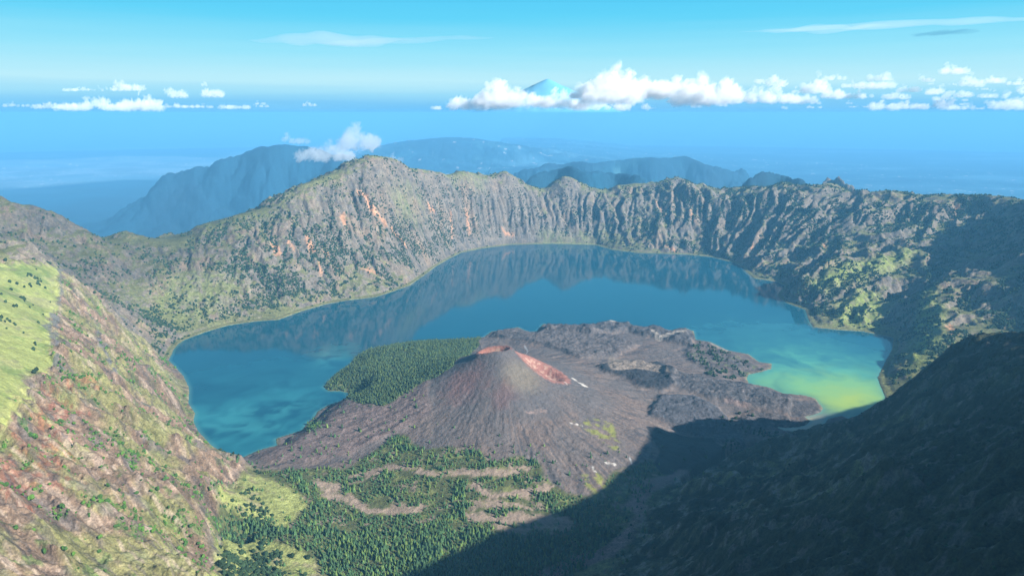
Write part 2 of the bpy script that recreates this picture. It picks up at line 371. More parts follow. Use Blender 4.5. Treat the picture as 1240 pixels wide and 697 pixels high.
RING = np.vstack([np.array(rim), np.array(CREST[:4]), np.array([(3337,2097,0)]), np.array(CREST[4:])])
def outer_cap(X, Y, z):
    inside = poly_sd(RING[:, :2], X, Y)
    d, u = pl_dist(RING, X, Y)
    seg = np.r_[0, np.cumsum(np.hypot(*np.diff(RING[:, :2], axis=0).T))]
    zr = np.interp(u, seg, RING[:, 2])
    lf = ss(-900, -2200, X); cap = zr - (.30 + .16 * lf) * np.minimum(d, 3000) - (.19 + .12 * lf) * np.maximum(d - 3000, 0) + np.minimum(d, 400) * .12
    w = ss(60, 450, inside)
    return z * (1 - w) + np.minimum(z, cap) * w
ZB = outer_cap(GB.X, GB.Y, ZB)
_c = outer_cap(GC.X, GC.Y, GC.X * 0 + 9e3)
ZCAP = GC.sample(np.minimum(_c, 9e3), G.X, G.Y)
ZCAP = ZCAP + ss(0, 400, DR) * (ridged(G.X, G.Y, 500, 4, 40) - .45) * 120
_in = GC.sample(poly_sd(RING[:, :2], GC.X, GC.Y), G.X, G.Y)
_w = ss(60, 400, _in); Z = Z * (1 - _w) + np.minimum(Z, ZCAP) * _w

# bring the near right crest back to its measured line: nothing near it may stand above the sight line over the crest
CR_ = np.array([at_y(*p) for p in [(1300,404,2880),(1240,405,2900),(1206,406,2930),(1175,408,2950),(1150,422,3000),(1130,440,3050),(1105,460,3130),(1080,480,3200),(1055,496,3280),(1030,510,3360),(995,516,3420),(960,524,3460),(920,538,3400),(880,556,3200),(845,576,3000),(825,592,2850)]])
az_c = CR_[:, 0] / CR_[:, 1]; o_ = np.argsort(az_c)
for _ in range(3):
    q_ = G.X / G.Y
    lim = np.interp(q_, az_c[o_], (CR_[:, 2] / CR_[:, 1])[o_]) * G.Y
    m_ = (q_ > az_c.min()) & (q_ < az_c.max() + .3) & (G.Y > 1500) & (G.X > 600) & (G.Y < np.where(q_ > .44, 3900, np.interp(q_, az_c[o_], CR_[o_, 1]) + 30))
    soft = 1 - ss(az_c.max(), az_c.max() + .3, q_)
    over = np.where(m_, np.maximum(Z - lim - 4 + 14 * fbm(G.X, G.Y, 90, 3, 28), 0), 0) * soft
    Z = Z - over * .85
CRD, CRU = pl_dist(CR_, GC.X, GC.Y)
_seg = np.r_[0, np.cumsum(np.hypot(*np.diff(CR_[:, :2], axis=0).T))]
_tz = GC.sample(np.interp(CRU, _seg, CR_[:, 2]), G.X, G.Y); _cd = GC.sample(CRD, G.X, G.Y)
Z = Z + np.maximum(_tz - 12 - Z, 0) * np.exp(-(_cd / 70) ** 2) * (G.X < 2400)

# skyline of the off-view ridges, set where their shadow is to end on the ground
SC_, SS_ = math.cos(math.radians(30)), math.sin(math.radians(30))
KC = [1200,1500,1741,1938,2105,2393,2599,2962,3345,3378,3641,3853,4054,4584,5400,6056,6543,7000,7724,8824,9800]
KS = [-1560,-1500,-1437,-1345,-1294,-1132,-1065,-1044,-1075,-540,-500,-330,-200,60,620,680,540,300,179,1083,1600]
KZ = [-1670]*13 + [-1716,-1600,-1550,-1400,-1380,-1330,-900,-900]
def sun_cap(X, Y, z):
    s_ = X * SC_ - Y * SS_; c_ = X * SS_ + Y * SC_
    cap = np.interp(c_, KC, KZ) + math.tan(math.radians(30)) * (s_ - np.interp(c_, KC, KS))
    on = np.maximum(ss(3385, 3345, c_), ss(.79, .84, X / np.maximum(Y, 1))) * (s_ > np.interp(c_, KC, KS) + 500) * (c_ > 1200) * (c_ < 9000)
    return np.where(on > 0, np.minimum(z, cap + (1 - on) * 600), z)
Z = sun_cap(G.X, G.Y, Z); ZB = sun_cap(GB.X, GB.Y, ZB)

def height(X, Y):
    zb = GB.sample(ZB, X, Y)
    m = G.inside(X, Y)
    e = np.minimum.reduce([X - G.x0, G.x0 + G.d * (G.nx - 1) - X, Y - G.y0, G.y0 + G.d * (G.ny - 1) - Y])
    w = ss(0, 500, e)
    return np.where(m, G.sample(Z, X, Y) * w + zb * (1 - w), zb)

def hit(px, py):
    """first point of the terrain seen along a pixel's ray -> plan position"""
    px = np.atleast_1d(np.asarray(px, float)); py = np.atleast_1d(np.asarray(py, float))
    a, b = ray(px, py); t = np.full(px.shape, 600.); done = np.zeros(px.shape, bool)
    for _ in range(1400):
        z = np.maximum(height(a * t, t), LAKE); below = b * t <= z; done |= below
        t = np.where(done, t, t * 1.0024)
        if done.all(): break
    return np.stack([a * t, t], 1)

# ================================================================== build helpers
sc = bpy.context.scene
col = sc.collection
def link(name, me):
    o = bpy.data.objects.new(name, me); col.objects.link(o); return o
def tag(o, label=None, cat=None, group=None, kind=None):
    if label: o['label'] = label
    if cat: o['category'] = cat
    if group: o['group'] = group
    if kind: o['kind'] = kind
    return o
def mesh_np(name, V, Fq, mat=None, colr=None, smooth=True):
    """V (n,3), Fq (m,3|4) -> mesh with an optional per-vertex colour"""
    me = bpy.data.meshes.new(name); V = np.asarray(V, np.float32); Fq = np.asarray(Fq, np.int32)
    m, k = Fq.shape
    me.vertices.add(len(V)); me.vertices.foreach_set('co', V.ravel())
    me.loops.add(m * k); me.loops.foreach_set('vertex_index', Fq.ravel())
    me.polygons.add(m); me.polygons.foreach_set('loop_start', np.arange(0, m * k, k, dtype=np.int32))
    me.polygons.foreach_set('use_smooth', np.full(m, smooth, bool))
    if colr is not None:
        a = me.color_attributes.new('surface_colour', 'FLOAT_COLOR', 'POINT')
        c4 = np.ones((len(V), 4), np.float32); c4[:, :colr.shape[1]] = colr; a.data.foreach_set('color', c4.ravel())
    me.update(calc_edges=True)
    if mat: me.materials.append(mat)
    return me

def new_mat(name):
    m = bpy.data.materials.new(name); m.use_nodes = True
    nt = m.node_tree; b = nt.nodes['Principled BSDF']; return m, nt, b
def N(nt, t, **kw):
    n_ = nt.nodes.new(t)
    for k, v in kw.items():
        if k in n_.inputs: n_.inputs[k].default_value = v
        else: setattr(n_, k, v)
    return n_
def attr_mat(name, rough=.95, noise=((9., .5), (40., .35)), bump=2.0, spec=.15, bscale=12.):
    """colour carried by the vertices, broken up by two sizes of noise, with a bump"""
    m, nt, b = new_mat(name); L = nt.links
    at = N(nt, 'ShaderNodeAttribute', attribute_name='surface_colour')
    geo = N(nt, 'ShaderNodeNewGeometry')
    last = at.outputs['Color']
    for s, amt in noise:
        nz = N(nt, 'ShaderNodeTexNoise', Scale=1.0 / s, Detail=4.0, Roughness=.6); L.new(geo.outputs['Position'], nz.inputs['Vector'])
        mr = N(nt, 'ShaderNodeMapRange'); mr.inputs['From Min'].default_value = .3; mr.inputs['From Max'].default_value = .7
        mr.inputs['To Min'].default_value = 1 - amt; mr.inputs['To Max'].default_value = 1 + amt
        L.new(nz.outputs['Fac'], mr.inputs['Value'])
        mx = N(nt, 'ShaderNodeMix', data_type='RGBA', blend_type='MULTIPLY'); mx.inputs['Factor'].default_value = 1; L.new(at.outputs['Alpha'], mx.inputs['Factor'])
        L.new(last, mx.inputs[6]); L.new(mr.outputs['Result'], mx.inputs[7]); last = mx.outputs[2]
    L.new(last, b.inputs['Base Color'])
    b.inputs['Roughness'].default_value = rough; b.inputs['Specular IOR Level'].default_value = spec
    if bump:
        nz = N(nt, 'ShaderNodeTexNoise', Scale=1.0 / bscale, Detail=5.0, Roughness=.65); L.new(geo.outputs['Position'], nz.inputs['Vector'])
        bp = N(nt, 'ShaderNodeBump', Distance=bump * 4, Strength=.8); L.new(nz.outputs['Fac'], bp.inputs['Height']); L.new(bp.outputs['Normal'], b.inputs['Normal'])
    return m

# ------------------------------------------------------------------ masks laid out on the ground (plan)
def on_ground(lst): return hit([p[0] for p in lst], [p[1] for p in lst])
def area(lst, warp=14, seed=3): return gsd(on_ground(lst), warp, seed)
def strip(lst, warp=12, seed=5):
    p = on_ground(lst); x0, y0 = p.min(0) - 300; x1, y1 = p.max(0) + 300
    out = np.full(G.X.shape, 400.)
    i0, i1 = int(max(0, (x0 - G.x0) / G.d)), int(min(G.nx, (x1 - G.x0) / G.d + 1)); j0, j1 = int(max(0, (y0 - G.y0) / G.d)), int(min(G.ny, (y1 - G.y0) / G.d + 1))
    xx, yy = G.X[j0:j1, i0:i1], G.Y[j0:j1, i0:i1]
    out[j0:j1, i0:i1] = pl_dist(np.c_[p, p[:, 0]], xx + fbm(xx, yy, 120, 3, seed) * warp, yy + fbm(xx, yy, 120, 3, seed + 1) * warp)[0]
    return out

FOREST_BACK = area([(388,473),(392,458),(412,443),(424,436),(432,428),(450,416),(496,411),(548,408),(584,405),(578,422),(548,444),(505,468),(480,484),(462,491),(440,490),(421,483),(420,472)], 20)
FOREST_MAIN = area([(300,566),(340,571),(380,567),(420,568),(430,560),(455,545),(475,530),(492,527),(515,545),(545,540),(578,545),(592,560),(632,553),(650,560),(660,580),(690,598),(715,602),(725,590),(745,572),(760,565),(790,556),(812,575),(785,600),(765,630),(745,650),(690,705),(395,705),(385,680),(340,655),(310,652),(262,648),(262,612),(285,618),(300,632),(345,640),(376,612),(352,590),(318,578)], 18)
BARE = [([(427,577),(450,572),(492,564),(520,571),(547,571),(582,574),(610,573),(634,567)], 26),
        ([(572,588),(589,598),(617,600),(640,598),(658,588)], 26),
        ([(385,584),(410,588),(400,597),(430,612),(455,618),(479,619),(510,615)], 30),
        ([(575,625),(610,630),(650,628),(690,633)], 34), ([(600,640),(640,640),(690,642)], 18), ([(555,610),(590,612),(640,615)], 12)]
BARE_D = np.full(G.X.shape, 400.)
for l, w in BARE: BARE_D = np.minimum(BARE_D, strip(l, 34) - w * .72)
MOUND = np.minimum(area([(266,586),(300,572),(322,578),(352,590),(376,608),(345,638),(300,630),(262,600)], 14), area([(255,705),(268,655),(310,652),(345,658),(385,682),(395,705)], 12))
GRASS_TOP = area([(-70,325),(0,318),(20,322),(45,316),(74,325),(72,350),(62,385),(66,420),(64,445),(45,458),(40,470),(25,490),(0,515),(-70,560)], 14)
LEFT_SLOPE = area([(-100,470),(0,500),(40,470),(64,440),(62,385),(74,325),(90,341),(114,358),(155,399),(206,433),(229,470),(235,505),(262,548),(287,557),(300,566),(270,590),(250,640),(262,705),(-100,720)], 18)
REDS = [((20,575),(0,565),26),((10,590),(45,575),18),((75,548),(60,560),14),((30,545),(75,530),14),((60,520),(95,500),13),((75,505),(60,500),12),((90,465),(60,480),15),((118,470),(100,462),10),((85,490),(40,520),10),((70,590),(60,570),9),((2,555),(8,600),18)]
RED_D = np.full(G.X.shape, 400.)
for a, b_, w in REDS: RED_D = np.minimum(RED_D, strip([a, b_], 26) - w)
SCARS = [((331,297),(337,309),24),((371,285),(378,305),22),((352,296),(356,301),12),((394,303),(398,310),14),((386,320),(388,331),10),((415,262),(417,272),20),((436,232),(450,250),18),((452,252),(466,270),20),((440,326),(456,331),18),((476,280),(492,300),14),
         ((566,258),(568,285),14),((610,281),(622,284),14),((796,245),(805,262),12),((545,262),(548,290),8),((520,250),(525,256),16),((800,300),(820,306),6),((907,296),(912,305),10),((962,308),(968,316),9),((990,290),(1000,300),8),((835,255),(840,270),8),((1150,395),(1155,405),18),((1225,385),(1215,395),20),((1160,250),(1150,275),12)]
SCAR_D = np.full(G.X.shape, 400.)
for a, b_, w in SCARS: SCAR_D = np.minimum(SCAR_D, strip([a, b_], 22) - w)
BRIGHT = [[(985,342),(1010,322),(1040,318),(1085,306),(1110,305),(1100,318),(1060,330),(1040,340),(1000,352)], [(1010,395),(1020,365),(1045,350),(1065,360),(1075,375),(1060,398)], [(1118,352),(1132,345),(1140,370),(1138,410),(1118,440),(1105,448),(1100,430),(1108,400)],
          [(540,213),(560,208),(590,218),(580,228),(550,226)], [(655,282),(735,282),(735,292),(655,292)], [(470,235),(510,240),(505,275),(478,262)], [(235,275),(262,270),(323,256),(330,262),(280,272),(250,282)], [(205,330),(250,320),(290,345),(270,380),(215,390),(170,360)]]
BRI_D = np.full(G.X.shape, 400.)
for l in BRIGHT: BRI_D = np.minimum(BRI_D, area(l, 30))
PALE = area([(738,431),(760,436),(800,443),(812,452),(790,449),(765,446),(742,449),(735,440)], 12)
CAPS = np.minimum(strip([(714,390),(740,388),(760,388)], 14) - 20, np.minimum(strip([(790,400),(800,412),(826,400)], 20) - 20, strip([(860,415),(880,425)], 12) - 12))
SPRING = np.minimum(area([(695,510),(722,505),(742,515),(755,540),(745,550),(725,530)], 20), area([(700,580),(720,570),(745,590),(720,600)], 20))
GULLYPATH = strip([(830,578),(800,585),(778,592),(772,610),(780,622),(768,645),(735,668),(700,680),(640,705)], 22) - 40
YSHORE = strip([(1000,503),(1015,500),(1035,501)], 6) - 14
STREAMW = strip([(760,550),(765,560),(768,566)], 4) - 5
WHITES = np.minimum.reduce([strip([(694,458),(697,460)], 6) - 9, strip([(703,464),(708,467)], 4) - 16, strip([(683,462),(688,466)], 4) - 5, strip([(735,560),(745,563)], 8) - 8, strip([(718,565),(722,575)], 8) - 4, strip([(690,512),(705,516)], 8) - 5])
PINKL = np.minimum(strip([(880,485),(905,490)], 14) - 16, strip([(640,500),(660,497)], 10) - 8)

def blur(A, k):
    for ax in (0, 1):
        for _ in range(2):
            B_ = np.cumsum(np.insert(np.pad(A, [(k, k) if a == ax else (0, 0) for a in (0, 1)], mode='edge'), 0, 0, axis=ax), axis=ax)
            n_ = A.shape[ax]; A = (np.take(B_, np.arange(2 * k + 1, n_ + 2 * k + 1), ax) - np.take(B_, np.arange(n_), ax)) / (2 * k + 1)
    return A
CALM = np.maximum(ss(10, -40, GRASS_TOP), ss(10, -30, MOUND) * .8)
Z = Z * (1 - CALM) + blur(Z, 6) * CALM
Z = shore_fix(Z, SDL, G.X, G.Y)
BLACKL_SHADE = area([(783,517),(800,519),(862,531),(905,545),(885,556),(855,571),(832,583),(800,575),(793,562),(798,545),(788,530)], 12)
SCARP = np.minimum.reduce([strip([(77,322),(75,348),(70,366)], 26) - 8, strip([(66,384),(62,400),(67,418)], 26) - 14, strip([(70,432),(66,446)], 24) - 10, strip([(118,395),(130,430),(140,452)], 30) - 8])
def mixc(c, c2, w): return c * (1 - w[:, None]) + np.array(c2) * w[:, None]
def ground_colour(x, y, z, slope):
    S = lambda A: G.sample(A, x, y)
    sdl = S(SDL)
    n1 = fbm(x, y, 260, 4, 51); n2 = fbm(x, y, 60, 4, 52); n3 = fbm(x, y, 900, 3, 53); n4 = fbm(x, y, 22, 3, 54)
    er = S(EROD)
    rock = np.array([.255, .215, .172]) * (1 + .22 * n2 + .15 * n4)[:, None]
    rock = mixc(rock, (.34, .24, .165), ss(.0, .6, n1 + .3 * n3) * .6)
    rock = mixc(rock, (.10, .10, .105), ss(.0, .5, n2 - n1 * .5 + .4 * n4) * .7); rock = mixc(rock, (.42, .36, .29), ss(.3, .6, n4 + .4 * n2) * .4)
    grass = np.array([.20, .205, .085]) * (1 + .25 * n4 + .15 * n1)[:, None]
    g = ss(-.25, .35, .82 - slope * 1.05 - .22 * ss(900, 2600, x) + .45 * n2 + .3 * n1 + er * .004)
    c = rock * (1 - g[:, None]) + grass * g[:, None]
    # ledges: strata on the cliffs
    st = np.sin((z + 25 * n1) / 17.) * .5 + .5
    c = c * (1 - .16 * (st * ss(.8, 1.3, slope))[:, None])
    # brighter turf patches and orange slips
    c = mixc(c, (.27, .31, .10), ss(90, -60, S(BRI_D) + 130 * n1 + 90 * n2) * ss(-.35, .25, n2 + .15 + .5 * n4) * (.42 + .4 * ss(1500, 2300, x)))
    sc_ = ss(9, -14, S(SCAR_D) - 5 + 22 * n4 + 10 * n2)
    c = mixc(c, (.62, .34, .20), sc_ * .95)
    g2 = ss(60, -50, S(BRI_D) + 50 * n2 + 25 * n4) * ss(2200, 2500, x)
    c = mixc(c, (.30, .37, .09), g2 * (.35 + .45 * ss(-.1, .3, n4 + n2)))
    c = c * (1 - .34 * ss(-2300, -2900, x) * ss(4700, 5000, y) * ss(-1500, -1300, z))[:, None]  # shade on the far-left mountain put into the colour as a darkening
    # the left slope
    L = ss(20, -20, S(LEFT_SLOPE))
    pk = np.array([.29, .20, .138]) * (1 + .20 * n2 + .38 * n4)[:, None]
    pk = mixc(pk, (.20, .175, .165), ss(.1, .5, fbm(x * .45 - y * .25, x * .35 + y * .75, 60, 4, 61)) * .75)
    pk = mixc(pk, (.42, .30, .225), ss(.25, .6, fbm(x, y, 70, 4, 62)) * .6); pk = pk * (1 - .30 * ss(2, -10, er))[:, None] * (1 + .12 * ss(0, 8, er))[:, None]
    gg = ss(-.02, .38, fbm(x * .6 - y * .3, x * .3 + y * .7, 150, 5, 63) + .12)
    pk = mixc(pk, (.26, .29, .09), gg * .62)
    pk = mixc(pk, (.11, .20, .05), ss(.3, .5, fbm(x, y, 75, 4, 64)) * .6)
    c = c * (1 - L[:, None]) + pk * L[:, None]
    c = mixc(c, (.40, .14, .085), ss(8, -10, S(RED_D) + 60 * n4 + 30 * n2) * .48)
    stk = fbm((x * .8 - y * .4) * .2 + 40 * n1, x * .45 + y * .89 + 30 * n1, 26, 3, 66); c = mixc(c, (.47, .37, .29), ss(.22, .5, stk) * L * .6); c = mixc(c, (.12, .10, .09), ss(-.2, -.45, stk) * L * .65)
    # turf on the bench above the left cliff
    gt = ss(18, -22, S(GRASS_TOP) + 40 * n2 + 26 * n4 + 60 * ss(.1, .6, n1) * ss(3200, 2600, y))
    tc = np.array([.40, .44, .14]) * (1 + .16 * n2 + .10 * n4)[:, None]
    tc = mixc(tc, (.45, .43, .20), ss(.0, .6, fbm(x, y * .3, 110, 3, 65)) * .6)
    tc = mixc(tc, (.14, .24, .06), ss(.15, .5, n1 + n2 * .7) * .6); tc = mixc(tc, (.30, .29, .16), ss(.25, .5, fbm(x * 1.2 + y * .3, y * .35 - x * .2, 60, 4, 67)) * .6)
    c = c * (1 - gt[:, None]) + tc * gt[:, None]
    c = mixc(c, (.15, .15, .16), ss(10, -8, S(SCARP) + 22 * n4 + 8 * n2) * .85)
    mo = ss(14, -10, S(MOUND) + 20 * n2 + 12 * n4)
    mc = mixc(np.array([.36, .39, .13]) * (1 + .16 * n2 + .1 * n4)[:, None], (.30, .235, .16), ss(.15, .55, n1 * .6 + n2 * .6) * .7)
    c = c * (1 - mo[:, None]) + mc * mo[:, None]
    # the floor: ash, old lava, forest ground
    fl = np.clip(ss(.42, .22, slope) * ss(-1500, -1600, z), 0, 1) * ss(30, -30, np.minimum(poly_sd(FLOORP, x, y), 400))
    rc = np.hypot((x - cx0) / 1.1, y - cy0)
    th = np.arctan2(y - cy0, x - cx0)
    conez = ss(30, -30, np.minimum(poly_sd(CONEP, x, y), 400)) * ss(0, 10, sdl)
    ash = np.array([.185, .158, .150]) * (1 + .14 * n2 + .12 * n4)[:, None]
    ash = mixc(ash, (.235, .172, .145), ss(-.3, .6, n1) * .8)
    rays = fbm(th * 1500 + 60 * n2, rc * .16, 48, 4, 71) + .35 * n1
    ash = mixc(ash, (.085, .082, .09), ss(.0, .5, rays) * .75 * ss(60, 300, rc))
    ash = mixc(ash, (.30, .225, .185), ss(.1, .5, fbm(th * 1500, rc * .13, 30, 3, 72)) * .65 * ss(200, 500, rc))
    ash = mixc(ash, (.125, .122, .13), ss(760, 180, rc + 200 * n1) * .7)
    c = c * (1 - conez[:, None]) + ash * conez[:, None]
    a = lobe_c = {k: ss(16, -16, S(v)) for k, v in lobe_sd.items()}
    lav = np.array([.098, .096, .104]) * (1 + .32 * n4 + .2 * n2)[:, None]
    lav = mixc(lav, (.205, .18, .17), ss(.1, .6, n2 + .6 * n4) * .6)
    for k, w in (('far', .9), ('mid', .75), ('long', .9), ('east', .5), ('outflow', .9)): c = c * (1 - w * a[k][:, None]) + lav * (w * a[k][:, None])
    midc = np.array([.17, .145, .14]) * (1 + .2 * n4)[:, None]
    c = c * (1 - .6 * a['mid'][:, None]) + midc * .6 * a['mid'][:, None]
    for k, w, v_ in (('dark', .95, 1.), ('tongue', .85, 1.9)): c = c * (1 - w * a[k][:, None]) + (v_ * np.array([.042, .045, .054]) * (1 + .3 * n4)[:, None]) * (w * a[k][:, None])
    lf = np.array([.225, .165, .15]) * (1 + .2 * n4 + .12 * n2)[:, None]
    lf = mixc(lf, (.15, .125, .125), ss(.05, .5, fbm(x * .5 + y * .35, y * 1.3 - x * .6, 45, 3, 73)) * .6)
    c = c * (1 - .9 * a['left'][:, None]) + lf * (.9 * a['left'][:, None])
    c = mixc(c, (.30, .245, .20), ss(10, -10, S(PALE)) * .9)
    c = mixc(c, (.50, .44, .37), ss(10, -12, S(CAPS) + 22 * n4) * .75)
    c = mixc(c, (.10, .14, .05), ss(.25, .45, n2) * a['east'] * .7)
    # crater colours
    p1 = S(pit1); p2 = S(pit2)
    c = mixc(c, (.42, .17, .12), ss(1.25, .9, p1 + .2 * n4) * .85); c = mixc(c, (.66, .50, .38), ss(.95, .45, p1 + .25 * n4) * ss(-60, 60, x - cx0 + 60) * .8)
    c = mixc(c, (.42, .19, .15), ss(1.15, .95, p2 + .1 * n4) * .9); c = mixc(c, (.62, .42, .33), ss(.0, .5, n4 + .5 * n2) * ss(1.0, .7, p2) * .8)
    c = mixc(c, (.30, .14, .12), ss(190, 40, np.hypot(x - cx0 + 200, (y - cy0 + 200) * .9) + 60 * n2) * .42 + 0 * x)
    c = mixc(c, (.24, .12, .11), ss(90, 30, np.hypot((x - cx0 - 20), (y - cy0 + 330) * .6) + 30 * n2) * .4 + 0 * x)
    c = mixc(c, (.32, .27, .19), ss(160, 40, np.hypot((x - cx0 - 120), (y - cy0 + 190))) * .5 + 0 * x)
    # forest ground, bare flow fronts, mossy flats, wash
    fm = ss(12, -14, S(FOREST_MAIN)); fb = ss(8, -12, S(FOREST_BACK))
    fg = mixc(np.array([.12, .135, .055]) * (1 + .3 * n4)[:, None], (.27, .29, .095), ss(.15, .5, n2 + .4 * n1) * .7)
    c = c * (1 - fm[:, None]) + fg * fm[:, None]; c = c * (1 - fb[:, None]) + fg * fb[:, None]
    bare = ss(18, -8, S(BARE_D) + 20 * n4 + 12 * n2) * fm
    c = mixc(c, (.45, .335, .26), bare * .9)
    c = mixc(c, (.33, .25, .19), ss(.22, .42, fbm(x, y, 80, 4, 75)) * fm * ss(2300, 2520, y) * .8)
    c = mixc(c, (.31, .33, .07), ss(14, -14, S(SPRING)) * ss(-.1, .3, n2) * .8)
    c = mixc(c, (.022, .026, .036), ss(8, -8, S(BLACKL_SHADE)) * .92)  # black lava, with the shadow's darkness put into its colour too
    c = mixc(c, (.34, .235, .21), ss(12, -12, S(GULLYPATH)) * .9)
    c = mixc(c, (.72, .68, .62), ss(4, -5, S(WHITES) + 8 * n4) * .9)
    c = mixc(c, (.42, .30, .26), ss(10, -10, S(PINKL) + 14 * n4) * .7)
    c = mixc(c, (.6, .62, .62), ss(2, -3, S(STREAMW)) * .8)
    c = mixc(c, (.55, .40, .08), ss(4, -8, S(YSHORE)) * .9)
    # the dark right mountain: heather, turf and rock under it
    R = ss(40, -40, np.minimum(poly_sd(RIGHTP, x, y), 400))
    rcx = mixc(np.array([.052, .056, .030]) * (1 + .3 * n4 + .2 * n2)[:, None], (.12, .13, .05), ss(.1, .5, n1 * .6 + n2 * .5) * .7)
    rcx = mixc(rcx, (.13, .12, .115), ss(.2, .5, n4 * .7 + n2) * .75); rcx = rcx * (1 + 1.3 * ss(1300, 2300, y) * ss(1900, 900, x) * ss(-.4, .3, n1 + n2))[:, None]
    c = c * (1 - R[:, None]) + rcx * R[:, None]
    # pale wave-washed rim of the lake
    c = mixc(c, (.46, .43, .34), ss(14, 3, sdl) * ss(-3, 1, sdl) * .38 * ss(.0, .5, n2 + .6 * n1) * (1 - fm * .5))
    al = 1 - .65 * conez * (1 - np.clip(sum(a.values()), 0, 1)) - .45 * gt * (1 - conez) - .35 * fm * (1 - conez)
    return np.c_[np.clip(c * .62, .008, .9), np.clip(al, .2, 1)]
FLOORP = on_ground([(290,557),(620,395),(830,400),(930,440),(990,490),(930,520),(830,560),(740,690),(400,690),(380,620),(320,575)])
CONEP = np.vstack([LAKE_POLY[len(OUTER):len(OUTER) + len(INNER)], on_ground([(287,557),(310,568),(420,568),(520,620),(640,650),(720,620),(770,600),(815,580),(850,560),(900,545),(950,530),(1020,508)])])
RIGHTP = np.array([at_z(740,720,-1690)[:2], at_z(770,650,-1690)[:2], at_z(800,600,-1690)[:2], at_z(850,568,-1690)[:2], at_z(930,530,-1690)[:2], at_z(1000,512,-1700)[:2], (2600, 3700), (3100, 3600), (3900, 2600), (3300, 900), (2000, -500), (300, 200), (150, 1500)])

def far_colour(x, y, sd):
    n1 = fbm(x, y, 2600, 5, 81); n2 = fbm(x, y, 500, 4, 82)
    c = np.array([.007, .040, .070]) * (1 + .5 * n1)[:, None]  # far land: the blue of the haze is put into the base colour
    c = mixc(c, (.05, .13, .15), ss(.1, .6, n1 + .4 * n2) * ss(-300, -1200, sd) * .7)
    c = mixc(c, (.22, .32, .38), ss(-6000, -14000, x) * ss(20000, 42000, y) * ss(900, -2500, sd) * (.6 + .4 * ss(-.3, .3, n1)))  # left lowlands: milky haze put into the colour, paler with distance
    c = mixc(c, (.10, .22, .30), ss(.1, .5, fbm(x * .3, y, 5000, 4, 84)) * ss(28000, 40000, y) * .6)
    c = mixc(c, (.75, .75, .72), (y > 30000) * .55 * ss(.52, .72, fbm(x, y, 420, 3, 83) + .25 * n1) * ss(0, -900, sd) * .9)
    return np.clip(c, .01, .9)

# ------------------------------------------------------------------ the terrain sheet
az_in = np.radians(np.linspace(-41.5, 41.5, 1080))
az_out = np.radians(np.r_[np.arange(43, 70, 1.2), np.arange(70, 180, 4.)])
az = np.r_[-az_out[::-1], az_in, az_out]
rr = [60.]
while rr[-1] < 82000:
    r_ = rr[-1]
    k = .05 if r_ < 600 else .0036 if r_ < 1800 else .0021 if r_ < 5000 else .00165 if r_ < 10600 else .0035 if r_ < 16000 else .0045 if r_ < 55000 else .02
    rr.append(r_ * (1 + k))
rr = np.array(rr)
print('grid', len(az), len(rr))
AZ, RR = np.meshgrid(az, rr)
# radius measured along the forward axis keeps the far rows straight
TX = RR * np.sin(AZ); TY = RR * np.cos(AZ)
TZ = np.empty(TX.shape); TC = np.ones(TX.shape + (4,))
CH = 64
for i in range(0, len(rr), CH):
    sl = slice(i, i + CH); x = TX[sl]; y = TY[sl]; r = RR[sl]
    z = height(x, y)
    fine = G.inside(x, y)
    if rr[min(i + CH, len(rr)) - 1] < 14500:
        sdl = np.where(fine, G.sample(SDL, x, y), 500.)
        near = np.abs(sdl) < 60
        if near.any(): sdl[near] = poly_sd(LAKE_POLY, x[near], y[near])
        gr = ss(0, 80, sdl)
        hl = G.sample(hill, x, y) * fine * (1 - .8 * G.sample(CALM, x, y)); rg = G.sample(rough, x, y) * fine
        z = z + gr * (hl * (fbm(x, y, 60, 4, 91) * 12 + (ridged(x, y, 34, 3, 92) - .4) * 9 * ss(20, 90, G.sample(DR, x, y))) + (1 - hl) * fbm(x, y, 30, 3, 93) * 1.6 + rg * ((ridged(x, y, 28, 3, 94) - .4) * 8))
        z = np.where(fine, shore_fix(z, sdl, x, y), z)
    if rr[i] > 10500 * .98:
        zf, sd = far_height(x, y)
        z = np.where(y > 0, np.maximum(z, zf), z); z = np.maximum(z, SEA - 8)
    TZ[sl] = z
gxr = np.gradient(TZ, axis=0) / np.gradient(RR, axis=0); gaz = np.gradient(TZ, axis=1) / (np.gradient(AZ, axis=1) * RR)
TS = np.hypot(gxr, gaz)
for i in range(0, len(rr), CH):
    sl = slice(i, i + CH); x = TX[sl].ravel(); y = TY[sl].ravel()
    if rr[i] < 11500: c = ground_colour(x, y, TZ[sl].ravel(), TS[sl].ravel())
    else:
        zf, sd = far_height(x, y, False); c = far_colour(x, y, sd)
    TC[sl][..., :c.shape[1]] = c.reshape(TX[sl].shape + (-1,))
print('terrain', time.time() - t0)
na, nr = len(az), len(rr)
I = np.arange(nr - 1)[:, None] * na + np.arange(na - 1)[None]
quads = np.stack([I, I + 1, I + na + 1, I + na], -1).reshape(-1, 4)
J = np.arange(nr - 1) * na
quads = np.vstack([quads, np.stack([J + na - 1, J, J + na, J + 2 * na - 1], 1)])   # close the ring behind
M_ground = attr_mat('weathered_ground', noise=((6., .42), (19., .34), (70., .24)), bump=3.2, bscale=24.)
V = np.stack([TX.ravel(), TY.ravel(), TZ.ravel()], 1)
ctr = V[:na].mean(0); V = np.vstack([V, ctr]); tc = np.vstack([TC.reshape(-1, 4), TC[0].mean(0)])
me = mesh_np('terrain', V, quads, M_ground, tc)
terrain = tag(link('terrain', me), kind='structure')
# small cap below the viewpoint
capf = np.array([(len(V) - 1, (k + 1) % na, k) for k in range(na)])
tag(link('ground', mesh_np('ground', V[list(range(na)) + [len(V) - 1]], np.array([(na, (k + 1) % na, k) for k in range(na)])[:, ::-1], M_ground, tc[list(range(na)) + [len(V) - 1]])), kind='structure')

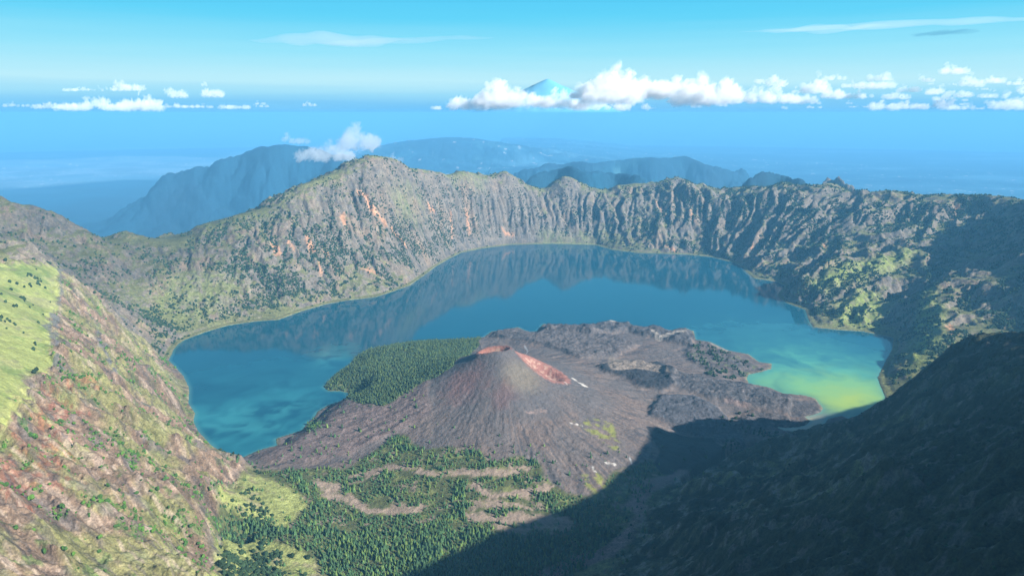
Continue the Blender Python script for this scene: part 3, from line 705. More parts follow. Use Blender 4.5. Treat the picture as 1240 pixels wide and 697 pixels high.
# ------------------------------------------------------------------ crater lake
GL = Grid(-3400, 3700, 2900, 9400, 16.)
sdw = poly_sd(LAKE_POLY, GL.X, GL.Y)
keep = (sdw[:-1, :-1] < 30)
jj, ii = np.nonzero(keep)
idx = lambda j, i: j * GL.nx + i
q = np.stack([idx(jj, ii), idx(jj, ii + 1), idx(jj + 1, ii + 1), idx(jj + 1, ii)], 1)
used, inv = np.unique(q, return_inverse=True); q = inv.reshape(q.shape)
wx_, wy_ = GL.X.ravel()[used], GL.Y.ravel()[used]; sdu = sdw.ravel()[used]
def P2(px, py): return at_z(px, py, LAKE)[:2]
sw = fbm(wx_ + fbm(wx_, wy_, 500, 3, 101) * 320, wy_ + fbm(wx_, wy_, 500, 3, 102) * 320, 420, 4, 103)
sw2 = fbm(wx_ + sw * 150, wy_, 130, 4, 104)
wc = np.array([.0, .055, .094]) * (1 + .10 * sw)[:, None]
def blob(px, py, rx, ry, rot=0):
    x0, y0 = P2(px, py); c_, s_ = math.cos(rot), math.sin(rot); dx = wx_ - x0 + sw * rx * .45; dy = wy_ - y0 + sw2 * ry * .5
    return np.exp(-(((dx * c_ + dy * s_) / rx) ** 2 + ((-dx * s_ + dy * c_) / ry) ** 2))
wc = mixc(wc, (.02, .16, .19), np.clip(blob(330, 500, 620, 520) * .9, 0, 1) * ss(-.7, .5, sw + .4 * sw2))
wc = mixc(wc, (.03, .19, .21), np.clip(blob(318, 497, 330, 130, .4) + blob(405, 430, 130, 260) + blob(300, 517, 260, 60), 0, 1) * ss(.0, .5, sw2 + .3) * .6)
wc = mixc(wc, (.04, .20, .22), ss(-10, 5, 0 * wx_ + blob(940, 420, 500, 600) * 20 - 8) * .4)
wc = mixc(wc, (.07, .28, .20), np.clip(blob(1010, 452, 560, 420) * 1.1, 0, 1) * ss(-.6, .5, sw + .2))
wc = mixc(wc, (.16, .36, .14), np.clip(blob(1010, 470, 380, 260) * 1.25, 0, 1))
wc = mixc(wc, (.29, .40, .07), np.clip(blob(1028, 484, 230, 160, .5), 0, 1))
wc = mixc(wc, (.30, .26, .17), np.clip(blob(985, 513, 170, 120) * 1.4 + blob(945, 518, 120, 60), 0, 1))
wc = mixc(wc, (.10, .24, .20), ss(-24, -2, sdu) * .45)
Vw = np.stack([wx_, wy_, np.full(len(wx_), LAKE)], 1)
mw, nt, b = new_mat('lake_water'); L = nt.links
at_ = N(nt, 'ShaderNodeAttribute', attribute_name='surface_colour'); L.new(at_.outputs['Color'], b.inputs['Base Color'])
b.inputs['Roughness'].default_value = .065; b.inputs['IOR'].default_value = 1.33; b.inputs['Specular IOR Level'].default_value = .5
geo = N(nt, 'ShaderNodeNewGeometry'); nz = N(nt, 'ShaderNodeTexNoise', Scale=1 / 18., Detail=3.0); L.new(geo.outputs['Position'], nz.inputs['Vector'])
bp = N(nt, 'ShaderNodeBump', Distance=.22, Strength=.4); L.new(nz.outputs['Fac'], bp.inputs['Height']); L.new(bp.outputs['Normal'], b.inputs['Normal'])
tag(link('lake_water', mesh_np('lake_water', Vw, q, mw, wc)), kind='structure')

# ------------------------------------------------------------------ sea
ms, nt, b = new_mat('sea_water'); b.inputs['Base Color'].default_value = (.012, .11, .20, 1); b.inputs['Roughness'].default_value = .35; b.inputs['IOR'].default_value = 1.33
L = nt.links; geo = N(nt, 'ShaderNodeNewGeometry'); nz = N(nt, 'ShaderNodeTexNoise', Scale=1 / 5000., Detail=4.0, Roughness=.6); L.new(geo.outputs['Position'], nz.inputs['Vector'])
mx = N(nt, 'ShaderNodeMix', data_type='RGBA'); mx.inputs[6].default_value = (.001, .085, .25, 1); mx.inputs[7].default_value = (.005, .14, .32, 1); L.new(nz.outputs['Fac'], mx.inputs['Factor']); L.new(mx.outputs[2], b.inputs['Base Color'])
ang = np.linspace(0, 2 * np.pi, 97)[:-1]
rings = np.array([300., 8000, 16000, 40000, 90000, 190000])
Vs = np.array([(r_ * math.cos(a_), r_ * math.sin(a_), SEA) for r_ in rings for a_ in ang])
fs = [(k * 96 + j, (k + 1) * 96 + j, (k + 1) * 96 + (j + 1) % 96, k * 96 + (j + 1) % 96) for k in range(5) for j in range(96)]
tag(link('sea', mesh_np('sea', Vs, fs, ms)), kind='structure')

# ------------------------------------------------------------------ haze
if True:
    hx, hy0, hy1, h0, h1 = 191000, -191000, 191000, SEA - 9.5, 75.
    hv = [(x, y, z) for z in (h0, h1) for x, y in ((-hx, hy0), (hx, hy0), (hx, hy1), (-hx, hy1))]
    hf = [(0, 3, 2, 1), (4, 5, 6, 7), (0, 1, 5, 4), (1, 2, 6, 5), (2, 3, 7, 6), (3, 0, 4, 7)]
    mh, nt, b = new_mat('haze_air'); nt.nodes.remove(b)
    pv = N(nt, 'ShaderNodeVolumePrincipled'); pv.inputs['Color'].default_value = (.175, .545, .90, 1); pv.inputs['Density'].default_value = 1 / 36000.; pv.inputs['Anisotropy'].default_value = 0.0
    nt.links.new(pv.outputs['Volume'], nt.nodes['Material Output'].inputs['Volume'])
    tag(link('haze', mesh_np('haze', hv, hf, mh, smooth=False)), kind='stuff')


# ================================================================== trees and shrubs
def project(x, y, z):
    fw = y * CP - z * SP; up = y * SP + z * CP
    return 620 + F * x / fw, 348.5 - F * up / fw
M_pine = attr_mat('pine_foliage', noise=((3., .35),), bump=0, spec=.1)
M_bush = attr_mat('shrub_foliage', noise=((4., .35),), bump=0, spec=.1)
M_bark, _nt, _b = new_mat('bark'); _b.inputs['Base Color'].default_value = (.09, .06, .04, 1); _b.inputs['Roughness'].default_value = .95
_n = N(_nt, 'ShaderNodeTexNoise', Scale=2.0); _r = N(_nt, 'ShaderNodeValToRGB'); _r.color_ramp.elements[0].color = (.05, .035, .025, 1); _r.color_ramp.elements[1].color = (.14, .10, .07, 1)
_nt.links.new(_n.outputs['Fac'], _r.inputs['Fac']); _nt.links.new(_r.outputs['Color'], _b.inputs['Base Color'])

def cone_tiers(r, tiers, sides, jit=.22):
    """unit-height conifer crown, base at .1"""
    V, T = [], []
    for t in range(tiers):
        z0 = .10 + .80 * t / tiers; z1 = min(1.0, z0 + 1.25 / tiers + .12) if t < tiers - 1 else 1.0
        rad = (1 - .78 * t / tiers)
        b = len(V)
        for k in range(sides):
            a = 2 * math.pi * (k + .5 * t) / sides; q = rad * (1 + jit * (r.random() * 2 - 1))
            V.append((q * math.cos(a), q * math.sin(a), z0 + .05 * (r.random() - .5)))
        V.append((.05 * (r.random() - .5), .05 * (r.random() - .5), z1)); V.append((0, 0, z0 + .1 / tiers))
        for k in range(sides):
            T.append((b + k, b + (k + 1) % sides, b + sides)); T.append((b + (k + 1) % sides, b + k, b + sides + 1))
    return np.array(V, float), np.array(T)
def ico():
    t = (1 + 5 ** .5) / 2
    V = np.array([(-1,t,0),(1,t,0),(-1,-t,0),(1,-t,0),(0,-1,t),(0,1,t),(0,-1,-t),(0,1,-t),(t,0,-1),(t,0,1),(-t,0,-1),(-t,0,1)], float)
    T = np.array([(0,11,5),(0,5,1),(0,1,7),(0,7,10),(0,10,11),(1,5,9),(5,11,4),(11,10,2),(10,7,6),(7,1,8),(3,9,4),(3,4,2),(3,2,6),(3,6,8),(3,8,9),(4,9,5),(2,4,11),(6,2,10),(8,6,7),(9,8,1)])
    return V / np.hypot(1, t), T
def sub(V, T):
    V = list(map(tuple, V)); c = {}; o = []
    def mid(a, b):
        k = (min(a, b), max(a, b))
        if k not in c:
            m = np.array(V[a]) + np.array(V[b]); m = m / np.linalg.norm(m); c[k] = len(V); V.append(tuple(m))
        return c[k]
    for a, b, d in T:
        x, y, z = mid(a, b), mid(b, d), mid(d, a); o += [(a, x, z), (b, y, x), (d, z, y), (x, y, z)]
    return np.array(V), np.array(o)
def bush_shape(r, lv=0, lobes=1):
    V0, T0 = ico()
    for _ in range(lv): V0, T0 = sub(V0, T0)
    V, T = [], []
    for l in range(lobes):
        a = r.random() * 6.28; q = 0 if lobes == 1 else .45
        s = 1 if lobes == 1 else .5 + .25 * r.random()
        v = V0 * s * (1 + .28 * (r.random((len(V0), 1)) * 2 - 1)) * [1, 1, .8] + [q * math.cos(a), q * math.sin(a), .55 + .25 * r.random() * (lobes > 1)]
        T.append(T0 + sum(len(k) for k in V)); V.append(v)
    V = np.vstack(V); V[:, 2] = np.maximum(V[:, 2], -.25); return V, np.vstack(T)

def scatter_mesh(name, protos, pos, hgt, rad, colr, mat, dome=False):
    """one mesh holding many plants"""
    Vs, Ts, Cs = [], [], []; off = 0; k = rng.integers(0, len(protos), len(pos)); rot = rng.random(len(pos)) * 6.283
    for p, (V, T) in enumerate(protos):
        m = np.nonzero(k == p)[0]
        if not len(m): continue
        c_, s_ = np.cos(rot[m])[:, None], np.sin(rot[m])[:, None]
        x = (V[:, 0] * c_ - V[:, 1] * s_) * rad[m, None] + pos[m, 0, None]; y = (V[:, 0] * s_ + V[:, 1] * c_) * rad[m, None] + pos[m, 1, None]
        z = V[:, 2] * hgt[m, None] + pos[m, 2, None]
        Vs.append(np.stack([x, y, z], -1).reshape(-1, 3)); Ts.append((T[None] + (off + np.arange(len(m)) * len(V))[:, None, None]).reshape(-1, 3)); off += len(m) * len(V)
        Cs.append(np.repeat(colr[m], len(V), 0))
    return mesh_np(name, np.vstack(Vs), np.vstack(Ts), mat, np.vstack(Cs), smooth=False)

def jitter_grid(x0, x1, y0, y1, d):
    X, Y = np.meshgrid(np.arange(x0, x1, d), np.arange(y0, y1, d))
    return (X + rng.random(X.shape) * d).ravel(), (Y + rng.random(X.shape) * d).ravel()
r1 = np.random.default_rng(11)
# --- pines on the caldera floor and behind the cone
x, y = jitter_grid(-2300, 1700, 2050, 5400, 12.0)
S_ = lambda A: G.sample(A, x, y)
fm, fb, bd = S_(FOREST_MAIN), S_(FOREST_BACK), S_(BARE_D)
nA = fbm(x, y, 90, 3, 111); nB = fbm(x, y, 260, 3, 112)
dens = ss(16, -34, fm) * ss(-6, 26, bd + 32 * nA) * np.where(y > 2480, np.clip(.55 + .9 * nA + .5 * nB, .12, 1), np.clip(.92 + .5 * nB + .3 * nA, .5, 1))
px_, py_ = project(x, y, height(x, y))
dens *= 1 - .8 * ss(690, 760, px_) * ss(700, 600, py_ * 0 + 650)
dens = np.maximum(dens, ss(5, -15, fb) * np.clip(.95 + .8 * nA, .35, 1))
dens = np.maximum(dens, .5 * ss(-5, -25, S_(MOUND)) * ss(.32, .55, nA + .3 * nB))
dens = np.maximum(dens, ss(262, 270, px_) * ss(400, 380, px_) * ss(602, 616, py_) * ss(662, 650, py_) * ss(60, 10, fm) * .8 * (px_ < 330))
# stragglers on lava
dens = np.maximum(dens, .035 * ss(6, -10, S_(lobe_sd['left'])) + .03 * (S_(SDL) > 20) * (fm > 0) * (fm < 160) * (py_ > 500))
dens = np.maximum(dens, .9 * ss(14, 0, np.hypot(px_ - 381, (py_ - 516))))
dens *= (S_(SDL) > 4)
ok = (rng.random(len(x)) < dens) & (px_ > -20) & (px_ < 1260) & (py_ < 712)
x, y = x[ok], y[ok]; z = height(x, y) - 1.
back = G.sample(FOREST_BACK, x, y) < 20
hv_ = .75 + .5 * ss(-.4, .5, fbm(x, y, 120, 3, 113)); h = np.where(back, rng.uniform(12, 20, len(x)), rng.uniform(12, 27, len(x)) * (.85 + .2 * (y < 2500)) * hv_); rad = h * rng.uniform(.22, .34, len(x)) * np.where(back, 1.25, 1)
tc_ = np.array([.044, .090, .036]) * rng.uniform(.65, 1.45, (len(x), 1)); lt = rng.random(len(x)) < (.24 + .16 * back); tc_[lt] = np.array([.10, .155, .042]) * rng.uniform(.7, 1.2, (lt.sum(), 1))
tc_[back] = tc_[back] * .62 + .012
pines = np.c_[x, y, z, h, rad, tc_]
order = np.argsort(np.hypot(pines[:, 1], pines[:, 0]) / pines[:, 3]); ppx, ppy = project(pines[:, 0], pines[:, 1], pines[:, 2] + 8)
vis = (ppx > 5) & (ppx < 1235) & (ppy > 5) & (ppy < 694)
near_i = [i for i in order if vis[i] and ppy[i] > 560 and ppx[i] > 268][:300]
rest = np.ones(len(pines), bool); rest[near_i] = False
print('pines', len(pines))
protos = [cone_tiers(r1, 3, 6, .3) for _ in range(5)] + [cone_tiers(r1, 2, 6, .5) for _ in range(2)]
Rp = pines[rest]
tag(link('pine_forest', scatter_mesh('pine_forest', protos, Rp[:, :3], Rp[:, 3], Rp[:, 4], Rp[:, 5:8], M_pine)), 'dense dark green pine forest covering the valley floor and the shore behind the cone', 'forest', kind='stuff')
NEARP = [cone_tiers(r1, 5, 9, .3) for _ in range(6)]
def near_tree(i, k, lab, grp):
    X_, Y_, Z_, H_, R_ = pines[i, :5]
    e = bpy.data.objects.new('pine_tree', None); col.objects.link(e); e.location = (X_, Y_, Z_); e.empty_display_size = 2
    e.rotation_euler = (0, 0, k * 2.4); e.scale = (R_ / 5.5, R_ / 5.5, H_ / 25)
    tag(e, lab, 'tree', grp); return e
crown_me = []
for j, (V, T) in enumerate(NEARP):
    for ci, cc in enumerate(((.032, .066, .032), (.050, .096, .040), (.10, .155, .042))):
        crown_me.append(mesh_np('crown', V * [5.5, 5.5, 25], T, M_pine, np.tile(cc, (len(V), 1)), smooth=False))
tv = [(math.cos(a) * r_, math.sin(a) * r_, z_) for z_, r_ in ((-1.5, .55), (9, .38), (20, .12)) for a in np.linspace(0, 2 * math.pi, 7)[:-1]]
tf = [(r_ * 6 + k, r_ * 6 + (k + 1) % 6, r_ * 6 + 6 + (k + 1) % 6, r_ * 6 + 6 + k) for r_ in range(2) for k in range(6)]
trunk_me = mesh_np('trunk', tv, tf, M_bark)
for k, i in enumerate(near_i):
    shade_side = ppx[i] > 515 - (ppy[i] - 690) * 1.6
    kind_ = 2 if pines[i, 5] > .064 else (1 if pines[i, 5] > .042 else 0)
    tone = ('dark green', 'mid green', 'pale yellowish green')[kind_]
    if ppx[i] < 345: wh = 'below the grassy mound at the foot of the left slope'
    elif shade_side: wh = 'inside the great shadow at the bottom edge'
    else: wh = 'in the sunlit dense forest along the bottom edge'
    e = near_tree(i, k, f'{tone} conifer {wh}', 'conifers near the bottom edge of the forest')
    c_ = bpy.data.objects.new('crown', crown_me[(k % 6) * 3 + kind_]); col.objects.link(c_); c_.parent = e
    t_ = bpy.data.objects.new('trunk', trunk_me); col.objects.link(t_); t_.parent = e

# --- bushes and trees on the walls and slopes
x, y = jitter_grid(-5200, 6300, 700, 10800, 12.5)
zz = height(x, y); px_, py_ = project(x, y, zz)
ok = (px_ > -15) & (px_ < 1255) & (py_ < 712) & (zz > LAKE + 2) & (y > 600)
x, y, zz, px_, py_ = x[ok], y[ok], zz[ok], px_[ok], py_[ok]
sdl = G.sample(SDL, x, y); hl = G.sample(hill, x, y); lsd = G.sample(LEFT_SLOPE, x, y)
n1 = fbm(x, y, 330, 4, 121); n2 = fbm(x, y, 70, 3, 122)
gul = ss(2, -14, G.sample(EROD, x, y))
wallf = np.maximum(hl, .9 * (px_ > 850) * (zz > LAKE + 12) * (y > 4200)) * (lsd > 20)
base = ss(-.15, .5, n1 + .9 * n2 + .5 * gul - .15)
# lower walls are the most wooded; the right side more than the left
wood = np.interp(px_, [0, 120, 230, 300, 420, 560, 640, 740, 860, 1000, 1240], [.2, .3, .45, .95, 1.15, .75, .28, .5, .9, 1.0, 1.0])
hrel = (zz - LAKE) / 900.
hf_ = np.interp(hrel, [0, .15, .5, .9, 1.2], [1.1, 1.1, .85, .35, .15]); wood = wood * (hf_ + (1 - hf_) * .8 * ss(780, 950, px_)) 
p = wallf * np.clip(base * 1.5, 0, 1) * wood
p = np.where((px_ < 330) & (zz < LAKE + 190) & (px_ > 160), wallf * ss(-.3, .2, n1 + n2) * .7, p)
rm = ss(40, -40, poly_sd(RIGHTP, x, y))
p = p * (1 - rm) + rm * ss(.0, .4, n1 * .6 + n2) * .16
p = np.where(G.sample(GRASS_TOP, x, y) < 0, .03 * ss(.1, .4, n2) + .5 * ss(.35, .5, n1 + .3 * n2) * (py_ < 400) * (px_ < 50), p)
p = p * np.where(G.sample(BRI_D, x, y) < 0, .5, 1)
fl_ = (hl < .3) & (sdl > 10)
p = np.where(fl_ & (G.sample(lobe_sd['east'], x, y) < 0), ss(.0, .3, n2) * .45, p)
ls = (lsd < -5)
pl = ss(.18, .42, fbm(x, y, 75, 4, 64) * .8 + fbm(x, y, 420, 2, 123) * .7) * .75 + .03
pl *= .9
pl *= np.interp(np.hypot(px_ - 110, (py_ - 560) * .8), [0, 120, 260], [1.5, 1.0, .45])
p = np.where(ls, pl, p)
ok = rng.random(len(x)) < p
x, y, zz, px_, py_, ls, rm = x[ok], y[ok], zz[ok], px_[ok], py_[ok], ls[ok], rm[ok]
dist = np.hypot(x, y)
h = np.where(ls, 3.5 + 9 * rng.random(len(x)) ** 2, rng.uniform(6, 15, len(x))); h = np.where(rm > .5, rng.uniform(3, 8, len(x)), h); rad = h * rng.uniform(.5, .8, len(x))
bc = np.array([.024, .044, .020]) * rng.uniform(.6, 1.5, (len(x), 1))
bc[ls] = np.array([.065, .145, .028]) * rng.uniform(.55, 1.25, (ls.sum(), 1))
B = np.c_[x, y, zz - 1, h, rad, bc]
print('shrubs', len(B), int(ls.sum()))
lsi = np.nonzero(ls & (px_ > 4) & (py_ < 692) & (px_ < 262))[0]
lsi = lsi[np.argsort(-(h / dist)[lsi])][:300]
rest = np.ones(len(B), bool); rest[lsi] = False
bprot = [bush_shape(r1) for _ in range(8)]
A_ = rest & ls; W_ = rest & ~ls
tag(link('shrub_cover', scatter_mesh('shrub_cover', bprot, B[W_, :3], B[W_, 3], B[W_, 4], B[W_, 5:8], M_bush)), 'dark scrub and small trees covering the crater walls', 'scrub', kind='stuff')
tag(link('bush_cover', scatter_mesh('bush_cover', bprot, B[A_, :3], B[A_, 3], B[A_, 4], B[A_, 5:8], M_bush)), 'small green bushes sprinkled over the rocky left slope', 'bushes', kind='stuff')
bm_ = []
for j in range(6):
    V, T = bush_shape(r1, 1, 3)
    for cc in ((.045, .10, .024), (.075, .16, .03)): bm_.append(mesh_np('shrub', V, T, M_bush, np.tile(cc, (len(V), 1)), smooth=False))
for k, i in enumerate(lsi):
    br = B[i, 6] > .14
    o = bpy.data.objects.new('shrub', bm_[(k % 6) * 2 + int(br)]); col.objects.link(o)
    o.location = B[i, :3]; o.scale = (B[i, 4], B[i, 4], B[i, 3]); o.rotation_euler = (0, 0, k * 1.7)
    wh = 'on the lower rocky left slope near the bottom edge' if py_[i] > 600 else ('among the pink and red rocks of the left slope' if py_[i] > 500 else 'high on the left slope beside the grassy bench')
    tag(o, f"{'bright' if br else 'dark'} green shrub {wh}", 'shrub', 'shrubs on the left slope')

# ================================================================== clouds
def volmat(name, c, dens, an=.2):
    m, nt, b = new_mat(name); nt.nodes.remove(b); v = N(nt, 'ShaderNodeVolumePrincipled'); v.inputs['Color'].default_value = c + (1,); v.inputs['Density'].default_value = dens; v.inputs['Anisotropy'].default_value = an
    nt.links.new(v.outputs['Volume'], nt.nodes['Material Output'].inputs['Volume']); return m
M_cum, _nt, _b = new_mat('cumulus_cloud'); _b.inputs['Base Color'].default_value = (.9, .9, .9, 1); _b.inputs['Roughness'].default_value = 1; _b.inputs['Specular IOR Level'].default_value = 0
_b.inputs['Subsurface Weight'].default_value = 0
M_cum = volmat('cumulus_cloud', (.99, .995, 1), .0011, 0)
M_wisp = volmat('mist_cloud', (.97, .98, 1), .0035)
M_cirrus = volmat('cirrus_cloud', (.97, .98, 1), .00010)
M_shade_grey = volmat('shade_grey_cloud', (.10, .32, .48), .00035)  # the lens cloud's shade is put into this darker volume colour
M_smoke = volmat('volcanic_smoke', (.85, .93, 1), .02)
S2V, S2T = ico(); S2V, S2T = sub(S2V, S2T); S3V, S3T = sub(S2V, S2T)
def remeshed(V, T, vox, name):
    me = mesh_np(name + '_tmp', V, T); o = link(name + '_tmp', me); md = o.modifiers.new('r', 'REMESH'); md.mode = 'VOXEL'; md.voxel_size = vox
    dg = bpy.context.evaluated_depsgraph_get(); m2 = bpy.data.meshes.new_from_object(o.evaluated_get(dg)); bpy.data.objects.remove(o); bpy.data.meshes.remove(me)
    return m2
def cumulus(px, py, w, h, D, label, grp, mat=None, seed=0, name='cloud', flat=.6, soft=2.0):
    r = np.random.default_rng(1000 + seed); m = D / F * 1.02
    x0, y0, z0 = at_y(px, py, D); W_, H_ = w * m, h * m
    n_ = int(min(60, max(7, w * .9))); Vs, Ts = [], []; off = 0
    nt_ = max(1, int(w / 22)); tow = r.uniform(-.38, .38, nt_); tw = r.uniform(.12, .3, nt_); th_ = r.uniform(.6, 1, nt_); th_[0] = 1
    for k in range(n_):
        u = r.uniform(-.48, .48); prof = max(.22, max(th_[j] * math.exp(-((u - tow[j]) / tw[j]) ** 2) for j in range(nt_))) * (1 - (2 * abs(u)) ** 4 * .6)
        v = r.random() ** .8 * prof
        rad = H_ * (.20 * (1 - v) + .12) * r.uniform(.7, 1.2); rad = min(rad, W_ * .28)
        c = np.array([u * W_, r.uniform(-.25, .25) * W_ * .8, max(v * H_ - rad * .5, rad * .2)])
        Vs.append(S2V * rad + c); Ts.append(S2T + off); off += len(S2V)
    me = remeshed(np.vstack(Vs), np.vstack(Ts), max(H_, W_ * .35) / (22 if h > 9 else 13), name); nv = len(me.vertices)
    co_ = np.empty(nv * 3); me.vertices.foreach_get('co', co_); co_ = co_.reshape(-1, 3); nn = np.empty(nv * 3); me.vertices.foreach_get('normal', nn); nn = nn.reshape(-1, 3)
    s = H_ * .3
    d_ = (ridged(co_[:, 0] + co_[:, 1] * .7, co_[:, 2] + co_[:, 1] * .6, s, 3, seed + 3) - .45) * H_ * .20 * soft
    co_ += nn * d_[:, None]; co_[:, 2] = np.where(co_[:, 2] < 0, co_[:, 2] * flat, co_[:, 2])
    me.vertices.foreach_set('co', co_.ravel()); me.polygons.foreach_set('use_smooth', np.ones(len(me.polygons), bool)); me.update()
    me.materials.clear(); me.materials.append(mat or M_cum); me.name = name
    o = link(name, me); o.location = (x0, y0, z0); tag(o, label, 'cloud', grp); return o
CL = [
 (112,133,72,16,'broad white cumulus low over the sea at far left','b'),(171,133,40,20,'white cumulus with one high dome right of the broad far-left cloud','b'),(62,133,32,9,'low cumulus left of the broad far-left cloud','b'),
 (219,133,52,7,'thin flat cumulus strip right of the domed far-left cloud','b'),(282,131,34,8,'low double-humped cumulus above the blue mountain at left','b'),(316,130,18,5,'last tiny cumulus at the right end of the left cloud row','b'),(18,130,26,6,'small faint cumulus at the left edge of the sky','b'),
 (153,110,32,11,'faint rounded cloud above the left cloud row','b'),(115,110,60,7,'long faint cloud floating above the broad far-left cloud','b'),(212,117,20,14,'faint upright cloud above the left row, left of its twin','b'),(257,117,18,14,'faint upright cloud above the left row, right of its twin','b'),(375,130,16,6,'lone tiny cumulus above the mist-capped mountain','b'),
 (548,133,46,8,'low flat left tail of the big central cloud bank','c'),(578,131,62,18,'left shoulder of the central cloud bank','c'),(604,127,46,30,'tall white tower left of the distant peak','c'),(636,128,58,19,'white cloud hiding the left foot of the distant peak','c'),
 (686,128,54,19,'white cloud hiding the right foot of the distant peak','c'),(714,118,44,12,'white cloud right of the distant peak','c'),(737,120,60,36,'highest tower of the central cloud bank','c'),(776,117,66,26,'broad cloud right of the highest central tower','c'),
 (815,112,56,20,'flat-topped cloud in the right half of the central bank','c'),(836,124,34,30,'cloud with drooping base in the central bank','c'),(866,122,46,30,'right end of the central cloud bank','c'),(652,133,110,12,'long low cloud strip under the central bank','c'),(738,132,90,14,'pale low cloud strip beneath the highest central tower','c'),
 (926,100,22,7,'small flat cloud just right of the central bank','r'),(942,104,18,14,'small domed cloud right of the central bank','r'),(936,124,54,18,'wide puffy cloud right of the central bank','r'),(986,110,24,20,'tall puffy cloud in the middle of the right cloud field','r'),(974,124,22,14,'rounded cloud low in the right cloud field','r'),
 (1008,118,22,16,'ragged cloud beside the tall puffy one at right','r'),(1010,98,20,8,'small flat cloud high in the right cloud field','r'),(1028,105,16,8,'tiny cloud in the gap of the right cloud field','r'),(1068,97,22,11,'domed cloud high in the right cloud field','r'),(1060,107,36,13,'wide cloud under the high domed one at right','r'),
 (1150,90,32,12,'highest bright cumulus of the right cloud field','r'),(1175,103,22,12,'small cloud below the highest right cumulus','r'),(1071,133,28,14,'bright round cumulus at the bottom of the right field','r'),(1104,133,34,11,'low lumpy cumulus right of the bright round one','r'),(1141,132,18,21,'narrow tall cumulus low in the right cloud field','r'),
 (1166,132,26,9,'low small cumulus right of the narrow tall one','r'),(1212,131,18,20,'tall cumulus second from the right edge','r'),(1233,131,18,24,'tall cumulus at the right edge','r'),(1100,112,24,10,'small thin cloud in the middle of the right field','r'),(1120,98,18,8,'tiny high cloud left of the highest right cumulus','r'),
 (1133,113,22,11,'ragged small cloud under the highest right cumulus','r'),(984,133,22,5,'low flat sliver of cloud below the right field','r'),(1040,133,24,4,'second low sliver of cloud left of the bright round cumulus','r'),(1190,133,40,5,'long low sliver of cloud near the right edge','r'),(1200,100,26,10,'faint small cloud near the right edge, above the tall ones','r'),
 (1085,120,26,10,'puffy cloud above the bright round cumulus','r'),(1035,120,20,10,'small puff between the tall puffy cloud and the right cluster','r'),(1168,116,20,10,'little cloud above the low small cumulus at right','r'),(1196,118,16,9,'little cloud left of the tall right-edge pair','r'),(905,124,22,8,'small cloud just past the right end of the bank','r'),(1230,104,20,8,'faint tiny cloud high at the right edge','r')]
for k, (a, b_, w, h, lab, g_) in enumerate(CL):
    D = 52000 + (k * 7919 % 9) * 1500
    cumulus(a, min(b_, 132) - (k * 5 % 4) * .7, w * 1.04, h * 1.08, D, lab, {'b': 'clouds in the left row', 'c': 'clouds of the central bank', 'r': 'clouds of the right cloud field'}[g_], seed=k)
for k, (a, b_, w, h, D, lab) in enumerate([(396,191,62,22,10300,'misty white cloud clinging to the blue mountain'),(432,176,40,32,10500,'upright white cloud puff right of the blue mountain'),(358,172,30,12,10600,'small torn white cloud on the blue mountain summit'),(480,194,14,10,9000,'tiny white puff just behind the rim summit')]):
    cumulus(a, b_, w, h, D, lab, None, mat=M_wisp, seed=200 + k, flat=.8, soft=1.6)
rc2 = np.random.default_rng(77)
for k in range(46):
    if k < 28: a, b_, lab, g_ = rc2.uniform(895, 1238), rc2.uniform(100, 132), 'tiny ragged white puff scattered among the larger clouds of the right field', 'tiny puffs in the right cloud field'
    elif k < 38: a, b_, lab, g_ = rc2.uniform(535, 880), rc2.uniform(128, 132), 'tiny white puff hanging below the central cloud bank', 'tiny puffs below the central cloud bank'
    else: a, b_, lab, g_ = rc2.uniform(10, 340), rc2.uniform(124, 132), 'tiny white puff between the clouds of the left row', 'tiny puffs in the left cloud row'
    cumulus(a, b_, rc2.uniform(5, 14), rc2.uniform(4, 8), rc2.uniform(54000, 64000), lab, g_, seed=300 + k)
def streak(pa, pb, thick, D, mat, label, seed=0):
    a = np.array(at_y(*pa, D)); b_ = np.array(at_y(*pb, D)); n_ = 60; ring = 12; V = []
    for i in range(n_ + 1):
        t = i / n_; c = a + (b_ - a) * t; wv = math.sin(math.pi * t) ** .7 * (.75 + .5 * float(perlin(np.array([t * 7.]), np.array([seed + .5]))[0]))
        th = thick * D / F * .5 * max(wv, .01); dp = 2600 * max(wv, .01)
        c = c + np.array([0, 0, 1.]) * float(perlin(np.array([t * 4.]), np.array([seed + 9.5]))[0]) * thick * D / F * .5
        V += [(c[0], c[1] + dp * math.cos(q), c[2] + th * math.sin(q)) for q in np.linspace(0, 2 * math.pi, ring + 1)[:-1]]
    Fq = [(i * ring + k, i * ring + (k + 1) % ring, (i + 1) * ring + (k + 1) % ring, (i + 1) * ring + k) for i in range(n_) for k in range(ring)]
    V = np.array(V); me = mesh_np('cirrus_cloud', V, Fq, mat); import bmesh
    bm = bmesh.new(); bm.from_mesh(me); bmesh.ops.holes_fill(bm, edges=[e for e in bm.edges if e.is_boundary], sides=0); bmesh.ops.recalc_face_normals(bm, faces=bm.faces); bm.to_mesh(me); bm.free()
    tag(link('cirrus_cloud', me), label, 'cloud')
streak((300, 50), (500, 50), 15, 50000, M_cirrus, 'soft white cirrus smear high in the left half of the sky', 1)
streak((380, 52), (600, 44), 7, 51000, M_cirrus, 'thin feathered cirrus tail trailing right of the soft smear', 2)
streak((890, 40), (1300, 22), 7, 52000, M_cirrus, 'long thin cirrus streak at the upper right', 3)
streak((920, 37), (1080, 31), 8, 49000, M_cirrus, 'brighter left head of the long upper right streak', 6)
streak((1104, 41.5), (1184, 38.5), 3.6, 48000, M_shade_grey, 'small dark grey lens cloud under the long upper right streak', 4)
